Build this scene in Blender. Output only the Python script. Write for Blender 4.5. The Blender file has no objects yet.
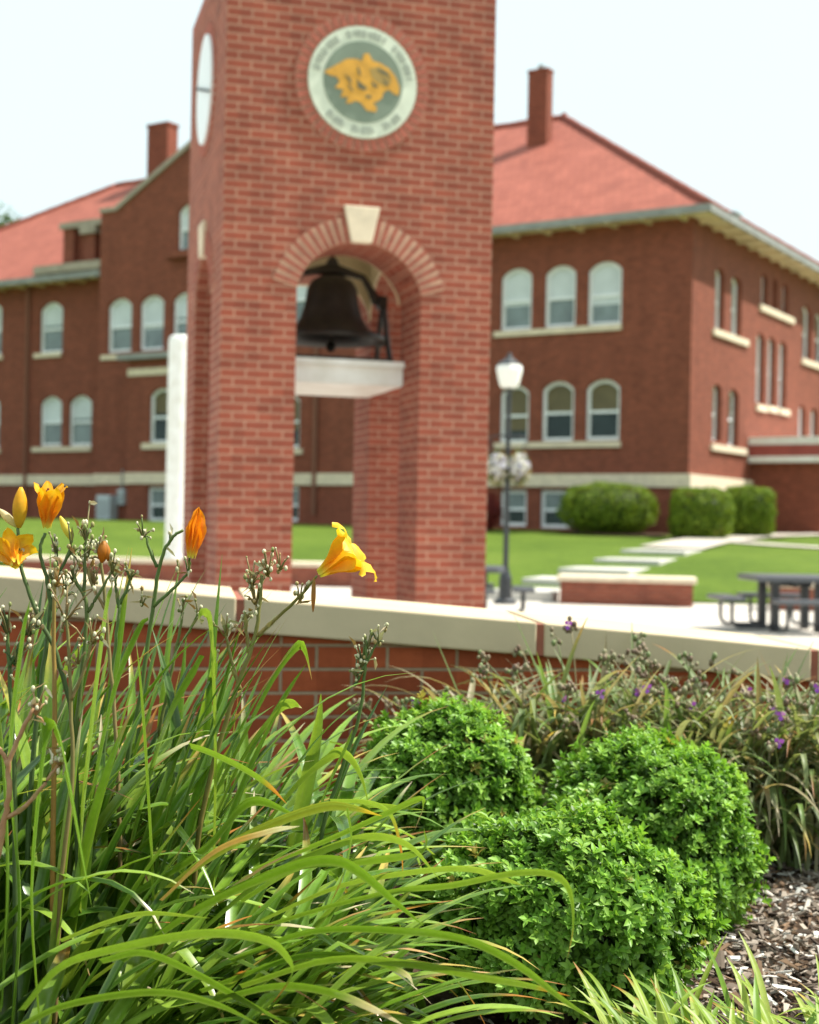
import bpy, bmesh, math, random
from mathutils import Vector, Matrix, noise
R = math.radians
rnd = random.Random(7)
scene = bpy.context.scene
COL = scene.collection

# ------------------------------------------------------------------ camera model
F_PX, W_PX, H_PX = 1400.0, 819, 1024
ROLL, V0, EYE = R(1.1), 9.0, 1.4
def ray(px, py):
    u, v = px - W_PX / 2, H_PX / 2 - py + V0
    return Vector(((u * math.cos(ROLL) - v * math.sin(ROLL)) / F_PX, 1.0,
                   (u * math.sin(ROLL) + v * math.cos(ROLL)) / F_PX))
CAM = Vector((0, 0, EYE))
def P(px, py, Y):
    return CAM + ray(px, py) * Y
def hit(px, py, p0, n):
    d = ray(px, py)
    return CAM + d * ((Vector(p0) - CAM).dot(n) / d.dot(n))

cam = bpy.data.cameras.new('camera'); co = bpy.data.objects.new('camera', cam); COL.objects.link(co)
cam.sensor_fit = 'VERTICAL'; cam.sensor_height = 36; cam.sensor_width = 36
cam.lens = F_PX / H_PX * 36
cam.shift_y = V0 / H_PX
c_, s_ = math.cos(ROLL), math.sin(ROLL)
m = Matrix(((c_, -s_, 0, 0), (0, 0, -1, 0), (s_, c_, 0, EYE), (0, 0, 0, 1)))
co.matrix_world = m
cam.clip_start = 0.05; cam.clip_end = 3000
cam.dof.use_dof = True; cam.dof.focus_distance = 2.3
cam.dof.aperture_fstop = (cam.lens / 1000) / 0.0108
scene.camera = co

# ------------------------------------------------------------------ materials
def new_mat(name):
    m = bpy.data.materials.new(name); m.use_nodes = True
    return m, m.node_tree.nodes, m.node_tree.links, m.node_tree.nodes['Principled BSDF']
def setp(b, **k):
    names = dict(color='Base Color', rough='Roughness', metal='Metallic', spec='Specular IOR Level',
                 coat='Coat Weight', sub='Subsurface Weight')
    for a, v in k.items():
        b.inputs[names[a]].default_value = v if not isinstance(v, tuple) else (*v, 1)
def math_n(N, L, op, a, b=None):
    n = N.new('ShaderNodeMath'); n.operation = op
    for i, v in enumerate((a, b)):
        if v is None: continue
        if isinstance(v, (int, float)): n.inputs[i].default_value = v
        else: L.new(v, n.inputs[i])
    return n.outputs[0]
def mixc(N, L, fac, a, b, mode='MIX'):
    n = N.new('ShaderNodeMix'); n.data_type = 'RGBA'; n.blend_type = mode
    for sock, v in ((n.inputs[0], fac), (n.inputs[6], a), (n.inputs[7], b)):
        if isinstance(v, (int, float)): sock.default_value = v
        elif isinstance(v, tuple): sock.default_value = (*v, 1)
        else: L.new(v, sock)
    return n.outputs[2]
def noise_n(N, L, scale, detail=4, rough=.55, vec=None):
    n = N.new('ShaderNodeTexNoise'); n.inputs['Scale'].default_value = scale
    n.inputs['Detail'].default_value = detail; n.inputs['Roughness'].default_value = rough
    if vec is not None: L.new(vec, n.inputs['Vector'])
    return n.outputs['Fac']
def objco(N):
    return N.new('ShaderNodeTexCoord').outputs['Object']
def ramp(N, L, fac, stops):
    n = N.new('ShaderNodeValToRGB'); e = n.color_ramp.elements
    while len(e) < len(stops): e.new(.5)
    for i, (p, c) in enumerate(stops): e[i].position = p; e[i].color = (*c, 1)
    L.new(fac, n.inputs[0]); return n.outputs[0]
def bump(N, L, b, h, strength=.3, dist=.01):
    n = N.new('ShaderNodeBump'); n.inputs['Strength'].default_value = strength; n.inputs['Distance'].default_value = dist
    L.new(h, n.inputs['Height']); L.new(n.outputs[0], b.inputs['Normal'])
def plain(name, c, rough=.6, var=.15, scale=6, metal=0, spec=.5, bumps=0.0, c2=None):
    m, N, L, b = new_mat(name); setp(b, rough=rough, metal=metal, spec=spec)
    f = noise_n(N, L, scale, 5, .6, objco(N))
    lo = tuple(x * (1 - var) for x in c); hi = tuple(min(1, x * (1 + var)) for x in c)
    L.new(ramp(N, L, f, [(.3, c2 or lo), (.7, hi)]), b.inputs['Base Color'])
    if bumps: bump(N, L, b, noise_n(N, L, scale * 8, 4, .6, objco(N)), bumps, .004)
    return m
def brick_mat(name, c1, c2, mortar, head=None, bw=.203, bh=.0677, ms=.010, bstr=.5, dirt=.25, bdist=.006):
    """bed joints 'mortar', head joints 'head' (a paler pointing) ; UV in metres"""
    m, N, L, b = new_mat(name); setp(b, rough=.85, spec=.25)
    uv = N.new('ShaderNodeUVMap').outputs[0]
    def brick(off, ms_):
        t = N.new('ShaderNodeTexBrick'); L.new(uv, t.inputs['Vector'])
        t.inputs['Scale'].default_value = 1; t.inputs['Brick Width'].default_value = bw
        t.inputs['Row Height'].default_value = bh; t.inputs['Mortar Size'].default_value = ms_ / 2
        t.inputs['Mortar Smooth'].default_value = .25; t.offset = .5; t.inputs['Bias'].default_value = 0
        return t
    t = brick(.5, ms)
    for i, c in ((1, c1), (2, c2)): t.inputs[i].default_value = (*c, 1)
    t.inputs[3].default_value = (*mortar, 1)
    col = t.outputs['Color']; fac = t.outputs['Fac']
    if head:
        sep = N.new('ShaderNodeSeparateXYZ'); L.new(uv, sep.inputs[0])
        fr = math_n(N, L, 'FRACT', math_n(N, L, 'DIVIDE', sep.outputs['Y'], bh))
        hb = brick(.5, ms * 1.35)
        mid = math_n(N, L, 'LESS_THAN', math_n(N, L, 'ABSOLUTE', math_n(N, L, 'SUBTRACT', fr, .5)), .5 - ms / bh * .55)
        pale = ramp(N, L, noise_n(N, L, 7, 3, .6, uv), [(.35, (.25, .25, .25)), (.6, (1, 1, 1))])
        col = mixc(N, L, math_n(N, L, 'MULTIPLY', math_n(N, L, 'MULTIPLY', mid, hb.outputs['Fac']), pale), col, head)
    # brick-to-brick and weather variation
    mp = N.new('ShaderNodeMapping'); L.new(uv, mp.inputs[0]); mp.inputs['Scale'].default_value = (2.2, .22, 1)
    v0 = noise_n(N, L, 1, 5, .65, mp.outputs[0])
    col = mixc(N, L, dirt, col, ramp(N, L, v0, [(.35, (.55, .5, .48)), (.6, (1.05, 1.02, 1.0))]), 'MULTIPLY')
    # each brick its own firing tone
    wn = N.new('ShaderNodeTexWhiteNoise'); wn.noise_dimensions = '2D'
    sx = N.new('ShaderNodeSeparateXYZ'); L.new(uv, sx.inputs[0])
    row = math_n(N, L, 'FLOOR', math_n(N, L, 'DIVIDE', sx.outputs['Y'], bh))
    shift = math_n(N, L, 'MULTIPLY', math_n(N, L, 'MODULO', math_n(N, L, 'ABSOLUTE', row), 2), .5)
    cb = N.new('ShaderNodeCombineXYZ'); L.new(math_n(N, L, 'FLOOR', math_n(N, L, 'ADD', math_n(N, L, 'DIVIDE', sx.outputs['X'], bw), shift)), cb.inputs[0]); L.new(row, cb.inputs[1])
    L.new(cb.outputs[0], wn.inputs['Vector'])
    col = mixc(N, L, .55, col, ramp(N, L, wn.outputs['Value'], [(0, (.68, .64, .62)), (.5, (1, 1, 1)), (1, (1.18, 1.12, 1.06))]), 'MULTIPLY')
    v1 = noise_n(N, L, 1.3, 5, .6, uv); v2 = noise_n(N, L, 38, 3, .6, uv)
    col = mixc(N, L, dirt, col, ramp(N, L, v1, [(.3, (.45, .42, .40)), (.7, (1, 1, 1))]), 'MULTIPLY')
    col = mixc(N, L, .35, col, ramp(N, L, v2, [(.3, (.55, .5, .5)), (.7, (1.0, 1.0, 1.0))]), 'MULTIPLY')
    L.new(col, b.inputs['Base Color'])
    h = math_n(N, L, 'SUBTRACT', math_n(N, L, 'MULTIPLY', v2, .25), fac)
    bump(N, L, b, h, bstr, bdist)
    return m

def attr_leaf(name, rough=.4, transl=.35, spec=.5, sat=None):
    """colour per leaf from the mesh attribute Col; some light passes through"""
    m, N, L, b = new_mat(name); setp(b, rough=rough, spec=spec)
    a = N.new('ShaderNodeAttribute'); a.attribute_name = 'Col'
    n2 = noise_n(N, L, 90, 3, .6, objco(N))
    col = mixc(N, L, .35, a.outputs['Color'], ramp(N, L, n2, [(.3, (.6, .62, .55)), (.7, (1.15, 1.12, 1.05))]), 'MULTIPLY')
    L.new(col, b.inputs['Base Color'])
    t = N.new('ShaderNodeBsdfTranslucent')
    L.new(mixc(N, L, .5, col, (1.0, .9, .35), 'OVERLAY'), t.inputs['Color'])
    mx = N.new('ShaderNodeMixShader'); mx.inputs[0].default_value = transl
    L.new(b.outputs[0], mx.inputs[1]); L.new(t.outputs[0], mx.inputs[2])
    L.new(mx.outputs[0], N['Material Output'].inputs['Surface'])
    return m

M = {}
M['tower_brick'] = brick_mat('tower brick', (.37, .100, .062), (.31, .082, .052), (.48, .26, .185), None, bstr=.45, dirt=.32, ms=.0165)
M['wall_brick'] = brick_mat('garden wall brick', (.44, .105, .038), (.34, .078, .029), (.40, .29, .19), None, bstr=.8, dirt=.3, ms=.011)
M['school_brick'] = brick_mat('school brick', (.29, .085, .050), (.23, .066, .040), (.24, .11, .075), None, bstr=.2, dirt=.24)
M['bench_brick'] = brick_mat('bench brick', (.33, .10, .06), (.26, .075, .05), (.30, .18, .13), None, bstr=.3)
M['red_brick_plain'] = plain('rowlock brick', (.32, .095, .062), .85, .3, 14, bumps=.3)
M['tan_mortar'] = plain('tan mortar', (.53, .33, .23), .9, .2, 10)
M['dark_mortar'] = plain('ring mortar', (.46, .25, .18), .9, .2, 10)
M['limestone'] = plain('limestone', (.69, .575, .43), .8, .14, 5, bumps=.25)
M['cap_stone'] = plain('cast stone cap', (.535, .435, .285), .85, .10, 3, bumps=.18)
M['grey_stone'] = plain('weathered coping stone', (.36, .30, .24), .85, .2, 2)
M['joint'] = plain('joint sealant', (.27, .085, .05), .8, .2, 30)
M['plaster'] = plain('cream plaster', (.66, .57, .38), .8, .1, 3)
M['white_paint'] = plain('white paint', (.82, .82, .80), .5, .05, 4, c2=(.68, .66, .60))
M['gutter'] = plain('gutter grey', (.25, .25, .235), .6, .2, 2)
M['soffit'] = plain('soffit cream', (.68, .54, .37), .7, .2, 1.5)
M['frame_white'] = plain('window frame white', (.84, .85, .86), .5, .06, 2)
M['blind_white'] = plain('white blind', (.60, .64, .66), .5, .12, 1.2)
M['blind_tan'] = plain('tan blind', (.13, .10, .045), .6, .2, 1.5)
M['blind_shade'] = plain('drawn shade', (.34, .33, .29), .6, .15, 1.5)
M['glass_grey'] = plain('grey glass', (.16, .20, .20), .12, .3, 1.5, spec=.6)
M['glass_dark'] = plain('dark glass', (.02, .035, .035), .1, .4, 1.5, spec=.3)
M['iron'] = plain('bell iron', (.030, .022, .017), .5, .4, 8, metal=.2)
M['black_metal'] = plain('black coated metal', (.022, .024, .028), .38, .3, 12, spec=.6)
M['table_top'] = plain('table metal with sky sheen', (.085, .092, .105), .32, .2, 10, spec=.6)  # black metal made lighter, with the sky's reflection put into the colour
M['bark'] = plain('bark', (.14, .10, .07), .9, .3, 9, bumps=.6)
M['lantern_glass'] = plain('frosted lantern glass', (.85, .84, .80), .3, .04, 4)
M['box_grey'] = plain('utility box grey', (.50, .54, .57), .5, .1, 4)
M['vent_grey'] = plain('vent grey', (.30, .32, .32), .6, .1, 4)
M['medal_green'] = plain('medallion green', (.19, .235, .18), .7, .12, 5)
M['medal_stone'] = plain('medallion ring', (.66, .70, .58), .7, .1, 8)
M['medal_grey'] = plain('medallion lettering', (.33, .36, .31), .7, .1, 8)
M['gold'] = plain('gold paint', (.62, .31, .035), .6, .2, 9)
M['gold_tan'] = plain('tan paint', (.36, .23, .06), .6, .2, 9)
M['gold_dark'] = plain('dark line paint', (.12, .11, .06), .6, .2, 9)
M['clock_white'] = plain('white disc', (.80, .83, .85), .4, .03, 2)
M['porch_red'] = plain('porch red fascia', (.33, .065, .05), .5, .15, 2)
def roof_mat():
    m, N, L, b = new_mat('clay roof tile'); setp(b, rough=.75, spec=.3)
    uv = N.new('ShaderNodeUVMap').outputs[0]
    t = N.new('ShaderNodeTexBrick'); L.new(uv, t.inputs['Vector'])
    t.inputs['Scale'].default_value = 1; t.inputs['Brick Width'].default_value = .3
    t.inputs['Row Height'].default_value = .33; t.inputs['Mortar Size'].default_value = .022
    t.inputs['Mortar Smooth'].default_value = .6
    t.inputs[1].default_value = (.40, .120, .080, 1); t.inputs[2].default_value = (.31, .088, .060, 1); t.inputs[3].default_value = (.27, .075, .05, 1)
    v = noise_n(N, L, .7, 6, .65, uv)
    col = mixc(N, L, .5, t.outputs['Color'], ramp(N, L, v, [(.35, (.62, .55, .5)), (.65, (1, 1, 1))]), 'MULTIPLY')
    L.new(col, b.inputs['Base Color'])
    bump(N, L, b, math_n(N, L, 'SUBTRACT', 1, t.outputs['Fac']), .6, .03)
    return m
M['roof'] = roof_mat()
def lawn_mat():
    m, N, L, b = new_mat('lawn'); setp(b, rough=.9, spec=.15)
    o = objco(N)
    f1 = noise_n(N, L, .25, 5, .6, o); f2 = noise_n(N, L, 9, 4, .7, o)
    c = ramp(N, L, f1, [(.3, (.080, .135, .015)), (.55, (.110, .172, .022)), (.75, (.150, .205, .036))])
    c = mixc(N, L, .7, c, ramp(N, L, f2, [(.3, (.5, .55, .4)), (.7, (1.2, 1.2, 1.1))]), 'MULTIPLY')
    f3 = noise_n(N, L, 1.6, 4, .7, o)
    c = mixc(N, L, .5, c, ramp(N, L, f3, [(.3, (.62, .68, .5)), (.7, (1.25, 1.12, 1.0))]), 'MULTIPLY')
    L.new(c, b.inputs['Base Color']); bump(N, L, b, f2, .9, .06)
    return m
M['lawn'] = lawn_mat()
def concrete_mat(name, c, joint=None):
    m, N, L, b = new_mat(name); setp(b, rough=.85, spec=.25)
    o = objco(N)
    f1 = noise_n(N, L, .8, 6, .6, o); f2 = noise_n(N, L, 30, 4, .6, o)
    cc = ramp(N, L, f1, [(.3, tuple(x * .82 for x in c)), (.7, c)])
    cc = mixc(N, L, .3, cc, ramp(N, L, f2, [(.3, (.75, .75, .75)), (.7, (1.1, 1.1, 1.1))]), 'MULTIPLY')
    if joint:
        t = N.new('ShaderNodeTexBrick'); L.new(o, t.inputs['Vector']); t.offset = 0
        t.inputs['Scale'].default_value = 1; t.inputs['Brick Width'].default_value = joint; t.inputs['Row Height'].default_value = joint
        t.inputs['Mortar Size'].default_value = .008
        t.inputs[1].default_value = t.inputs[2].default_value = (1, 1, 1, 1); t.inputs[3].default_value = (.55, .52, .48, 1)
        cc = mixc(N, L, 1, cc, t.outputs['Color'], 'MULTIPLY')
    L.new(cc, b.inputs['Base Color']); bump(N, L, b, f2, .2, .004)
    return m
M['plaza'] = concrete_mat('plaza concrete', (.58, .53, .47), 1.5)
M['path'] = concrete_mat('path concrete', (.52, .47, .40), 1.3)
M['tread'] = concrete_mat('tread concrete', (.60, .57, .52))
def soil_mat():
    m, N, L, b = new_mat('soil'); setp(b, rough=.95, spec=.1)
    o = objco(N); f = noise_n(N, L, 35, 6, .7, o)
    L.new(ramp(N, L, f, [(.3, (.035, .022, .015)), (.7, (.13, .085, .055))]), b.inputs['Base Color'])
    bump(N, L, b, f, 1, .02); return m
M['soil'] = soil_mat()
M['chips'] = attr_leaf('bark chips', .8, 0.0, .2)
M['lily_leaf'] = attr_leaf('daylily leaf', .27, .30, .65)
M['box_leaf'] = attr_leaf('shrub leaf', .45, .35, .4)
M['petal'] = attr_leaf('petal', .5, .35, .3)
M['stem'] = attr_leaf('stem', .5, .1, .4)
M['far_leaf'] = attr_leaf('far foliage', .6, .3, .25)

# ------------------------------------------------------------------ mesh builder
class MB:
    def __init__(s): s.v = []; s.f = []; s.mi = []; s.c = []; s.cur = 0; s.col = (1, 1, 1)
    def vert(s, p, col=None):
        s.v.append(tuple(p)); s.c.append(col or s.col); return len(s.v) - 1
    def face(s, idx): s.f.append(tuple(idx)); s.mi.append(s.cur)
    def poly(s, pts, col=None): s.face([s.vert(p, col) for p in pts])
    def box(s, lo, hi, T=None):
        x0, y0, z0 = lo; x1, y1, z1 = hi
        ps = [Vector(p) for p in ((x0, y0, z0), (x1, y0, z0), (x1, y1, z0), (x0, y1, z0), (x0, y0, z1), (x1, y0, z1), (x1, y1, z1), (x0, y1, z1))]
        if T: ps = [T @ p for p in ps]
        i = [s.vert(p) for p in ps]
        for f in ((0, 3, 2, 1), (4, 5, 6, 7), (0, 1, 5, 4), (1, 2, 6, 5), (2, 3, 7, 6), (3, 0, 4, 7)): s.face([i[k] for k in f])
    def prism(s, outline, fn, d0, d1):
        """outline: 2-D points, fn(u, w, depth) -> 3-D"""
        a = [s.vert(fn(u, w, d0)) for u, w in outline]; b = [s.vert(fn(u, w, d1)) for u, w in outline]
        n = len(outline); s.face(a[::-1]); s.face(b)
        for k in range(n): s.face((a[k], a[(k + 1) % n], b[(k + 1) % n], b[k]))
    def ring(s, outer, inner, fn, d0, d1):
        n = len(outer)
        A = [[s.vert(fn(u, w, d)) for u, w in o] for o in (outer, inner) for d in (d0, d1)]
        o0, o1, i0, i1 = A
        for k in range(n):
            j = (k + 1) % n
            s.face((o0[k], o0[j], i0[j], i0[k])); s.face((o1[k], i1[k], i1[j], o1[j]))
            s.face((o0[k], o1[k], o1[j], o0[j])); s.face((i0[k], i0[j], i1[j], i1[k]))
    def tube(s, pts, rad, seg=8, cap=True, col=None, cols=None):
        pts = [Vector(p) for p in pts]; n = len(pts)
        if not isinstance(rad, (list, tuple)): rad = [rad] * n
        rings = []; ref = Vector((.31, .22, .92))
        for k, p in enumerate(pts):
            t = (pts[min(k + 1, n - 1)] - pts[max(k - 1, 0)]).normalized()
            if abs(t.dot(ref)) > .95: ref = Vector((1, .1, 0))
            a = t.cross(ref).normalized(); b = t.cross(a).normalized(); ref = b if False else ref
            cc = cols[k] if cols else col
            rings.append([s.vert(p + (a * math.cos(2 * math.pi * q / seg) + b * math.sin(2 * math.pi * q / seg)) * rad[k], cc) for q in range(seg)])
        for k in range(n - 1):
            for q in range(seg):
                s.face((rings[k][q], rings[k][(q + 1) % seg], rings[k + 1][(q + 1) % seg], rings[k + 1][q]))
        if cap: s.face(rings[0][::-1]); s.face(rings[-1])
    def lathe(s, prof, center, seg=24):
        cx, cy, cz = center; rings = []
        for r, z in prof:
            rings.append([s.vert((cx + r * math.cos(2 * math.pi * q / seg), cy + r * math.sin(2 * math.pi * q / seg), cz + z)) for q in range(seg)])
        for k in range(len(prof) - 1):
            for q in range(seg):
                s.face((rings[k][q], rings[k][(q + 1) % seg], rings[k + 1][(q + 1) % seg], rings[k + 1][q]))
        s.face(rings[0][::-1]); s.face(rings[-1])
    def ball(s, c, r, col=None, seg=6, sz=1.0):
        c = Vector(c); rows = []
        for k in range(1, 4):
            th = math.pi * k / 4
            rows.append([s.vert(c + Vector((math.sin(th) * math.cos(2 * math.pi * q / seg), math.sin(th) * math.sin(2 * math.pi * q / seg), math.cos(th) * sz)) * r, col) for q in range(seg)])
        t = s.vert(c + Vector((0, 0, r * sz)), col); b = s.vert(c - Vector((0, 0, r * sz)), col)
        for q in range(seg):
            j = (q + 1) % seg
            s.face((t, rows[0][q], rows[0][j])); s.face((b, rows[2][j], rows[2][q]))
            for k in range(2): s.face((rows[k][q], rows[k + 1][q], rows[k + 1][j], rows[k][j]))
    def build(s, name, mats, parent=None, smooth=False, uv=False, bevel=0, kind=None, loc=None):
        me = bpy.data.meshes.new(name); me.from_pydata(s.v, [], s.f)
        for mt in (mats if isinstance(mats, list) else [mats]): me.materials.append(mt)
        me.polygons.foreach_set('material_index', s.mi)
        ca = me.color_attributes.new('Col', 'FLOAT_COLOR', 'POINT')
        ca.data.foreach_set('color', [x for c in s.c for x in (c[0], c[1], c[2], 1)])
        me.validate(); me.update()
        bm = bmesh.new(); bm.from_mesh(me)
        if not smooth or smooth == 'closed': bmesh.ops.recalc_face_normals(bm, faces=bm.faces)
        bm.to_mesh(me); bm.free()
        if smooth: me.polygons.foreach_set('use_smooth', [True] * len(me.polygons))
        o = bpy.data.objects.new(name, me); COL.objects.link(o)
        if parent: o.parent = parent
        if loc: o.location = loc
        if bevel:
            b = o.modifiers.new('bevel', 'BEVEL'); b.width = bevel; b.segments = 2; b.limit_method = 'ANGLE'; b.angle_limit = R(40)
        if uv: box_uv(me)
        if kind: o['kind'] = kind
        return o
def box_uv(me):
    uvl = me.uv_layers.get('UVMap') or me.uv_layers.new(name='UVMap')
    for p in me.polygons:
        n = p.normal
        for li in p.loop_indices:
            c = me.vertices[me.loops[li].vertex_index].co
            if abs(n.z) > .8: q = (c.x, c.y)
            elif abs(n.z) > .3:                       # roof slope: along the fall line
                h = Vector((n.x, n.y, 0)).normalized(); k = Vector((-h.y, h.x, 0)); q = (c.dot(k), c.z / max(.2, math.sqrt(1 - n.z * n.z)))
            elif abs(n.x) > abs(n.y): q = (c.y, c.z)
            else: q = (c.x, c.z)
            uvl.data[li].uv = q
def tag(o, label, cat, group=None, kind=None):
    o['label'] = label; o['category'] = cat
    if group: o['group'] = group
    if kind: o['kind'] = kind
    return o
def empty(name, loc, rz=0):
    o = bpy.data.objects.new(name, None); COL.objects.link(o); o.location = loc; o.rotation_euler = (0, 0, rz); o.empty_display_size = .2
    return o
def copy_tree(o, parent=None):
    c = o.copy(); COL.objects.link(c)
    if parent: c.parent = parent
    for ch in o.children: copy_tree(ch, c)
    return c
def carve(obj, cutters):
    """cut the boxes / arches out of a wall once, in mesh data"""
    for cmb in cutters:
        cut = cmb.build('cutter', M['limestone'], obj.parent)
        md = obj.modifiers.new('cut', 'BOOLEAN'); md.operation = 'DIFFERENCE'; md.solver = 'EXACT'; md.object = cut
        bpy.context.view_layer.update()
        dg = bpy.context.evaluated_depsgraph_get()
        me = bpy.data.meshes.new_from_object(obj.evaluated_get(dg))
        obj.modifiers.clear(); old = obj.data; obj.data = me; bpy.data.meshes.remove(old)
        cm = cut.data; bpy.data.objects.remove(cut); bpy.data.meshes.remove(cm)
    box_uv(obj.data)

# ------------------------------------------------------------------ sky, sun, render settings
SUN_EL = R(58); SUN_AZ = Vector((.99, .15)).normalized()
w = bpy.data.worlds.new('World'); scene.world = w; w.use_nodes = True
N, L = w.node_tree.nodes, w.node_tree.links
bg = N['Background']
sky = N.new('ShaderNodeTexSky'); sky.sky_type = 'NISHITA'; sky.sun_disc = False
sky.sun_elevation = SUN_EL; sky.sun_rotation = math.atan2(SUN_AZ.x, SUN_AZ.y)
sky.air_density = 1.0; sky.dust_density = 3.0; sky.ozone_density = 1.0
thin = noise_n(N, L, 2.0, 5, .6)
cloud = mixc(N, L, thin, (3.72, 4.5, 4.54), (3.92, 4.65, 4.68))
L.new(mixc(N, L, .90, sky.outputs[0], cloud), bg.inputs['Color']); bg.inputs['Strength'].default_value = .12
sd = bpy.data.lights.new('sun', 'SUN'); so = bpy.data.objects.new('sun', sd); COL.objects.link(so)
sd.energy = 3.9; sd.angle = R(1.0); sd.color = (1, .95, .86)
sdir = Vector((SUN_AZ.x * math.cos(SUN_EL), SUN_AZ.y * math.cos(SUN_EL), math.sin(SUN_EL)))
so.rotation_euler = sdir.to_track_quat('Z', 'Y').to_euler(); so.location = sdir * 60
scene.view_settings.view_transform = 'Standard'; scene.view_settings.look = 'None'
scene.view_settings.exposure = 1.08; scene.view_settings.gamma = 1
scene.cycles.use_denoising = True
scene.cycles.max_bounces = 6; scene.cycles.transparent_max_bounces = 4

# ------------------------------------------------------------------ ground
def lawn_z(Y):
    pts = ((20, -.05), (25.3, .02), (28, .30), (32, .58), (38, .86), (44, 1.10), (49, 1.20), (80, 1.25), (500, 1.4))
    for (a, za), (b, zb) in zip(pts, pts[1:]):
        if Y <= b:
            t = max(0, (Y - a) / (b - a)); return za + (zb - za) * t
    return pts[-1][1]
def lawn_front(X):
    if X < -.5: return 29.75
    if X > 3.4: return 25.5
    return 26.6
mb = MB()
xs = [-400, -150, -70, -40, -30] + [-24 + i * .8 for i in range(69)] + [40, 70, 150, 400]
ts = [0, .35, .7, 1.2, 2, 3, 4, 5.5, 7, 9, 11, 14, 17, 20, 25, 32, 60, 150, 470]
rows = []
for x in xs:
    f = lawn_front(x)
    r = [mb.vert((x, f, 0.004))]
    for t in ts:
        Y = f + t
        r.append(mb.vert((x, Y, lawn_z(Y) + .03 * noise.noise(Vector((x * .3, Y * .3, 0))) * min(1, t))))
    rows.append(r)
for a, b in zip(rows, rows[1:]):
    for k in range(len(a) - 1): mb.face((a[k], b[k], b[k + 1], a[k + 1]))
mb.build('lawn', M['lawn'], kind='structure')
mb = MB(); mb.poly([(-60, 3, 0), (60, 3, 0), (60, 33, 0), (-60, 33, 0)])
mb.build('plaza', M['plaza'], kind='structure')
# wider ground under everything, so nothing ends at an edge
mb = MB(); mb.poly([(-900, -900, -.06), (900, -900, -.06), (900, 900, -.06), (-900, 900, -.06)])
mb.build('ground', M['lawn'], kind='structure')

def ribbon(name, pts, wid, mat, dz=.02):
    mb = MB(); prev = None; V = [Vector((p[0], p[1], 0)) for p in pts]
    fine = []
    for a, b in zip(V, V[1:]):
        for k in range(8): fine.append(a.lerp(b, k / 8))
    fine.append(V[-1])
    for k, p in enumerate(fine):
        d = (fine[min(k + 1, len(fine) - 1)] - fine[max(k - 1, 0)]).normalized(); n = Vector((-d.y, d.x, 0))
        cur = []
        for sgn in (1, .33, -.33, -1):
            q = p + n * wid / 2 * sgn; cur.append(mb.vert((q.x, q.y, lawn_z(q.y) + dz + .03)))
        if prev:
            for i in range(3): mb.face((prev[i], prev[i + 1], cur[i + 1], cur[i]))
        prev = cur
    return mb.build(name, mat, kind='structure')
def gnd(px, Y): return (P(px, 520, Y).x, Y)
ribbon('path', [gnd(672, 36.6), gnd(700, 40), gnd(745, 44.0), gnd(800, 47), gnd(860, 50)], 1.7, M['path'])
ribbon('path', [gnd(735, 40.2), gnd(785, 38.8), gnd(850, 37.5), gnd(960, 35.5)], .9, M['path'], .012)
# broad steps climbing from the plaza to the path
st = empty('garden_steps', P(600, 580, 28) * 1.0); st.location.z = 0
tag(st, 'broad pale concrete steps climbing from the plaza through the lawn behind the brick bench wall', 'steps')
for px, Y, z, w_, dp in ((533, 26.0, .15, 1.25, 1.5), (572, 27.8, .30, 1.5, 1.7), (607, 29.9, .45, 1.5, 2.2), (640, 32.6, .60, 1.5, 2.6), (664, 35.6, .76, 1.6, 2.6)):
    c = P(px, 520, Y)
    mb = MB(); mb.box((-w_ / 2, -dp / 2, -.35), (w_ / 2, dp / 2, 0), Matrix.Rotation(R(-22), 4, 'Z'))
    o = mb.build('tread', M['tread'], st, bevel=.015); o.location = Vector((c.x, Y, z + .03)) - st.location

# ------------------------------------------------------------------ school building
AL = R(32.2)
corner = P(691, 350, 45.0); corner.z = 0
bx, by = Vector((math.cos(AL), -math.sin(AL), 0)), Vector((math.sin(AL), math.cos(AL), 0))
bld = empty('school_building', corner, -AL)
tag(bld, 'large red brick school building with clay tile hipped roof, stone sills and arched white windows', 'building')
def to_b(p):
    d = Vector(p) - corner; return Vector((d.dot(bx), d.dot(by), d.z))
def FR(px, py, yo=0.0):
    q = to_b(hit(px, py, corner + by * yo, by)); return q.x, q.z
def RI(px, py, xo=0.0):
    q = to_b(hit(px, py, corner + bx * xo, bx)); return q.y, q.z
WLEN, DEP, OH = 43.5, 18.4, .85
ZE = FR(640, 224)[1] - .05          # eave soffit height
ZB0, ZB1 = FR(610, 487)[1], FR(610, 474)[1]
cutters = {'front': MB(), 'pav': MB()}
class Win: pass
def seg_outline(u0, u1, z0, z1, rise, n=8):
    pts = [(u0, z0), (u1, z0)]
    if rise <= 0: return pts + [(u1, z1), (u0, z1)]
    h = (u1 - u0) / 2; Rr = (h * h + rise * rise) / (2 * rise); cz = z1 - Rr; a0 = math.asin(min(1, h / Rr))
    for k in range(n + 1):
        a = a0 - 2 * a0 * k / n
        pts.append(((u0 + u1) / 2 + Rr * math.sin(a), cz + Rr * math.cos(a)))
    return pts
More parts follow.
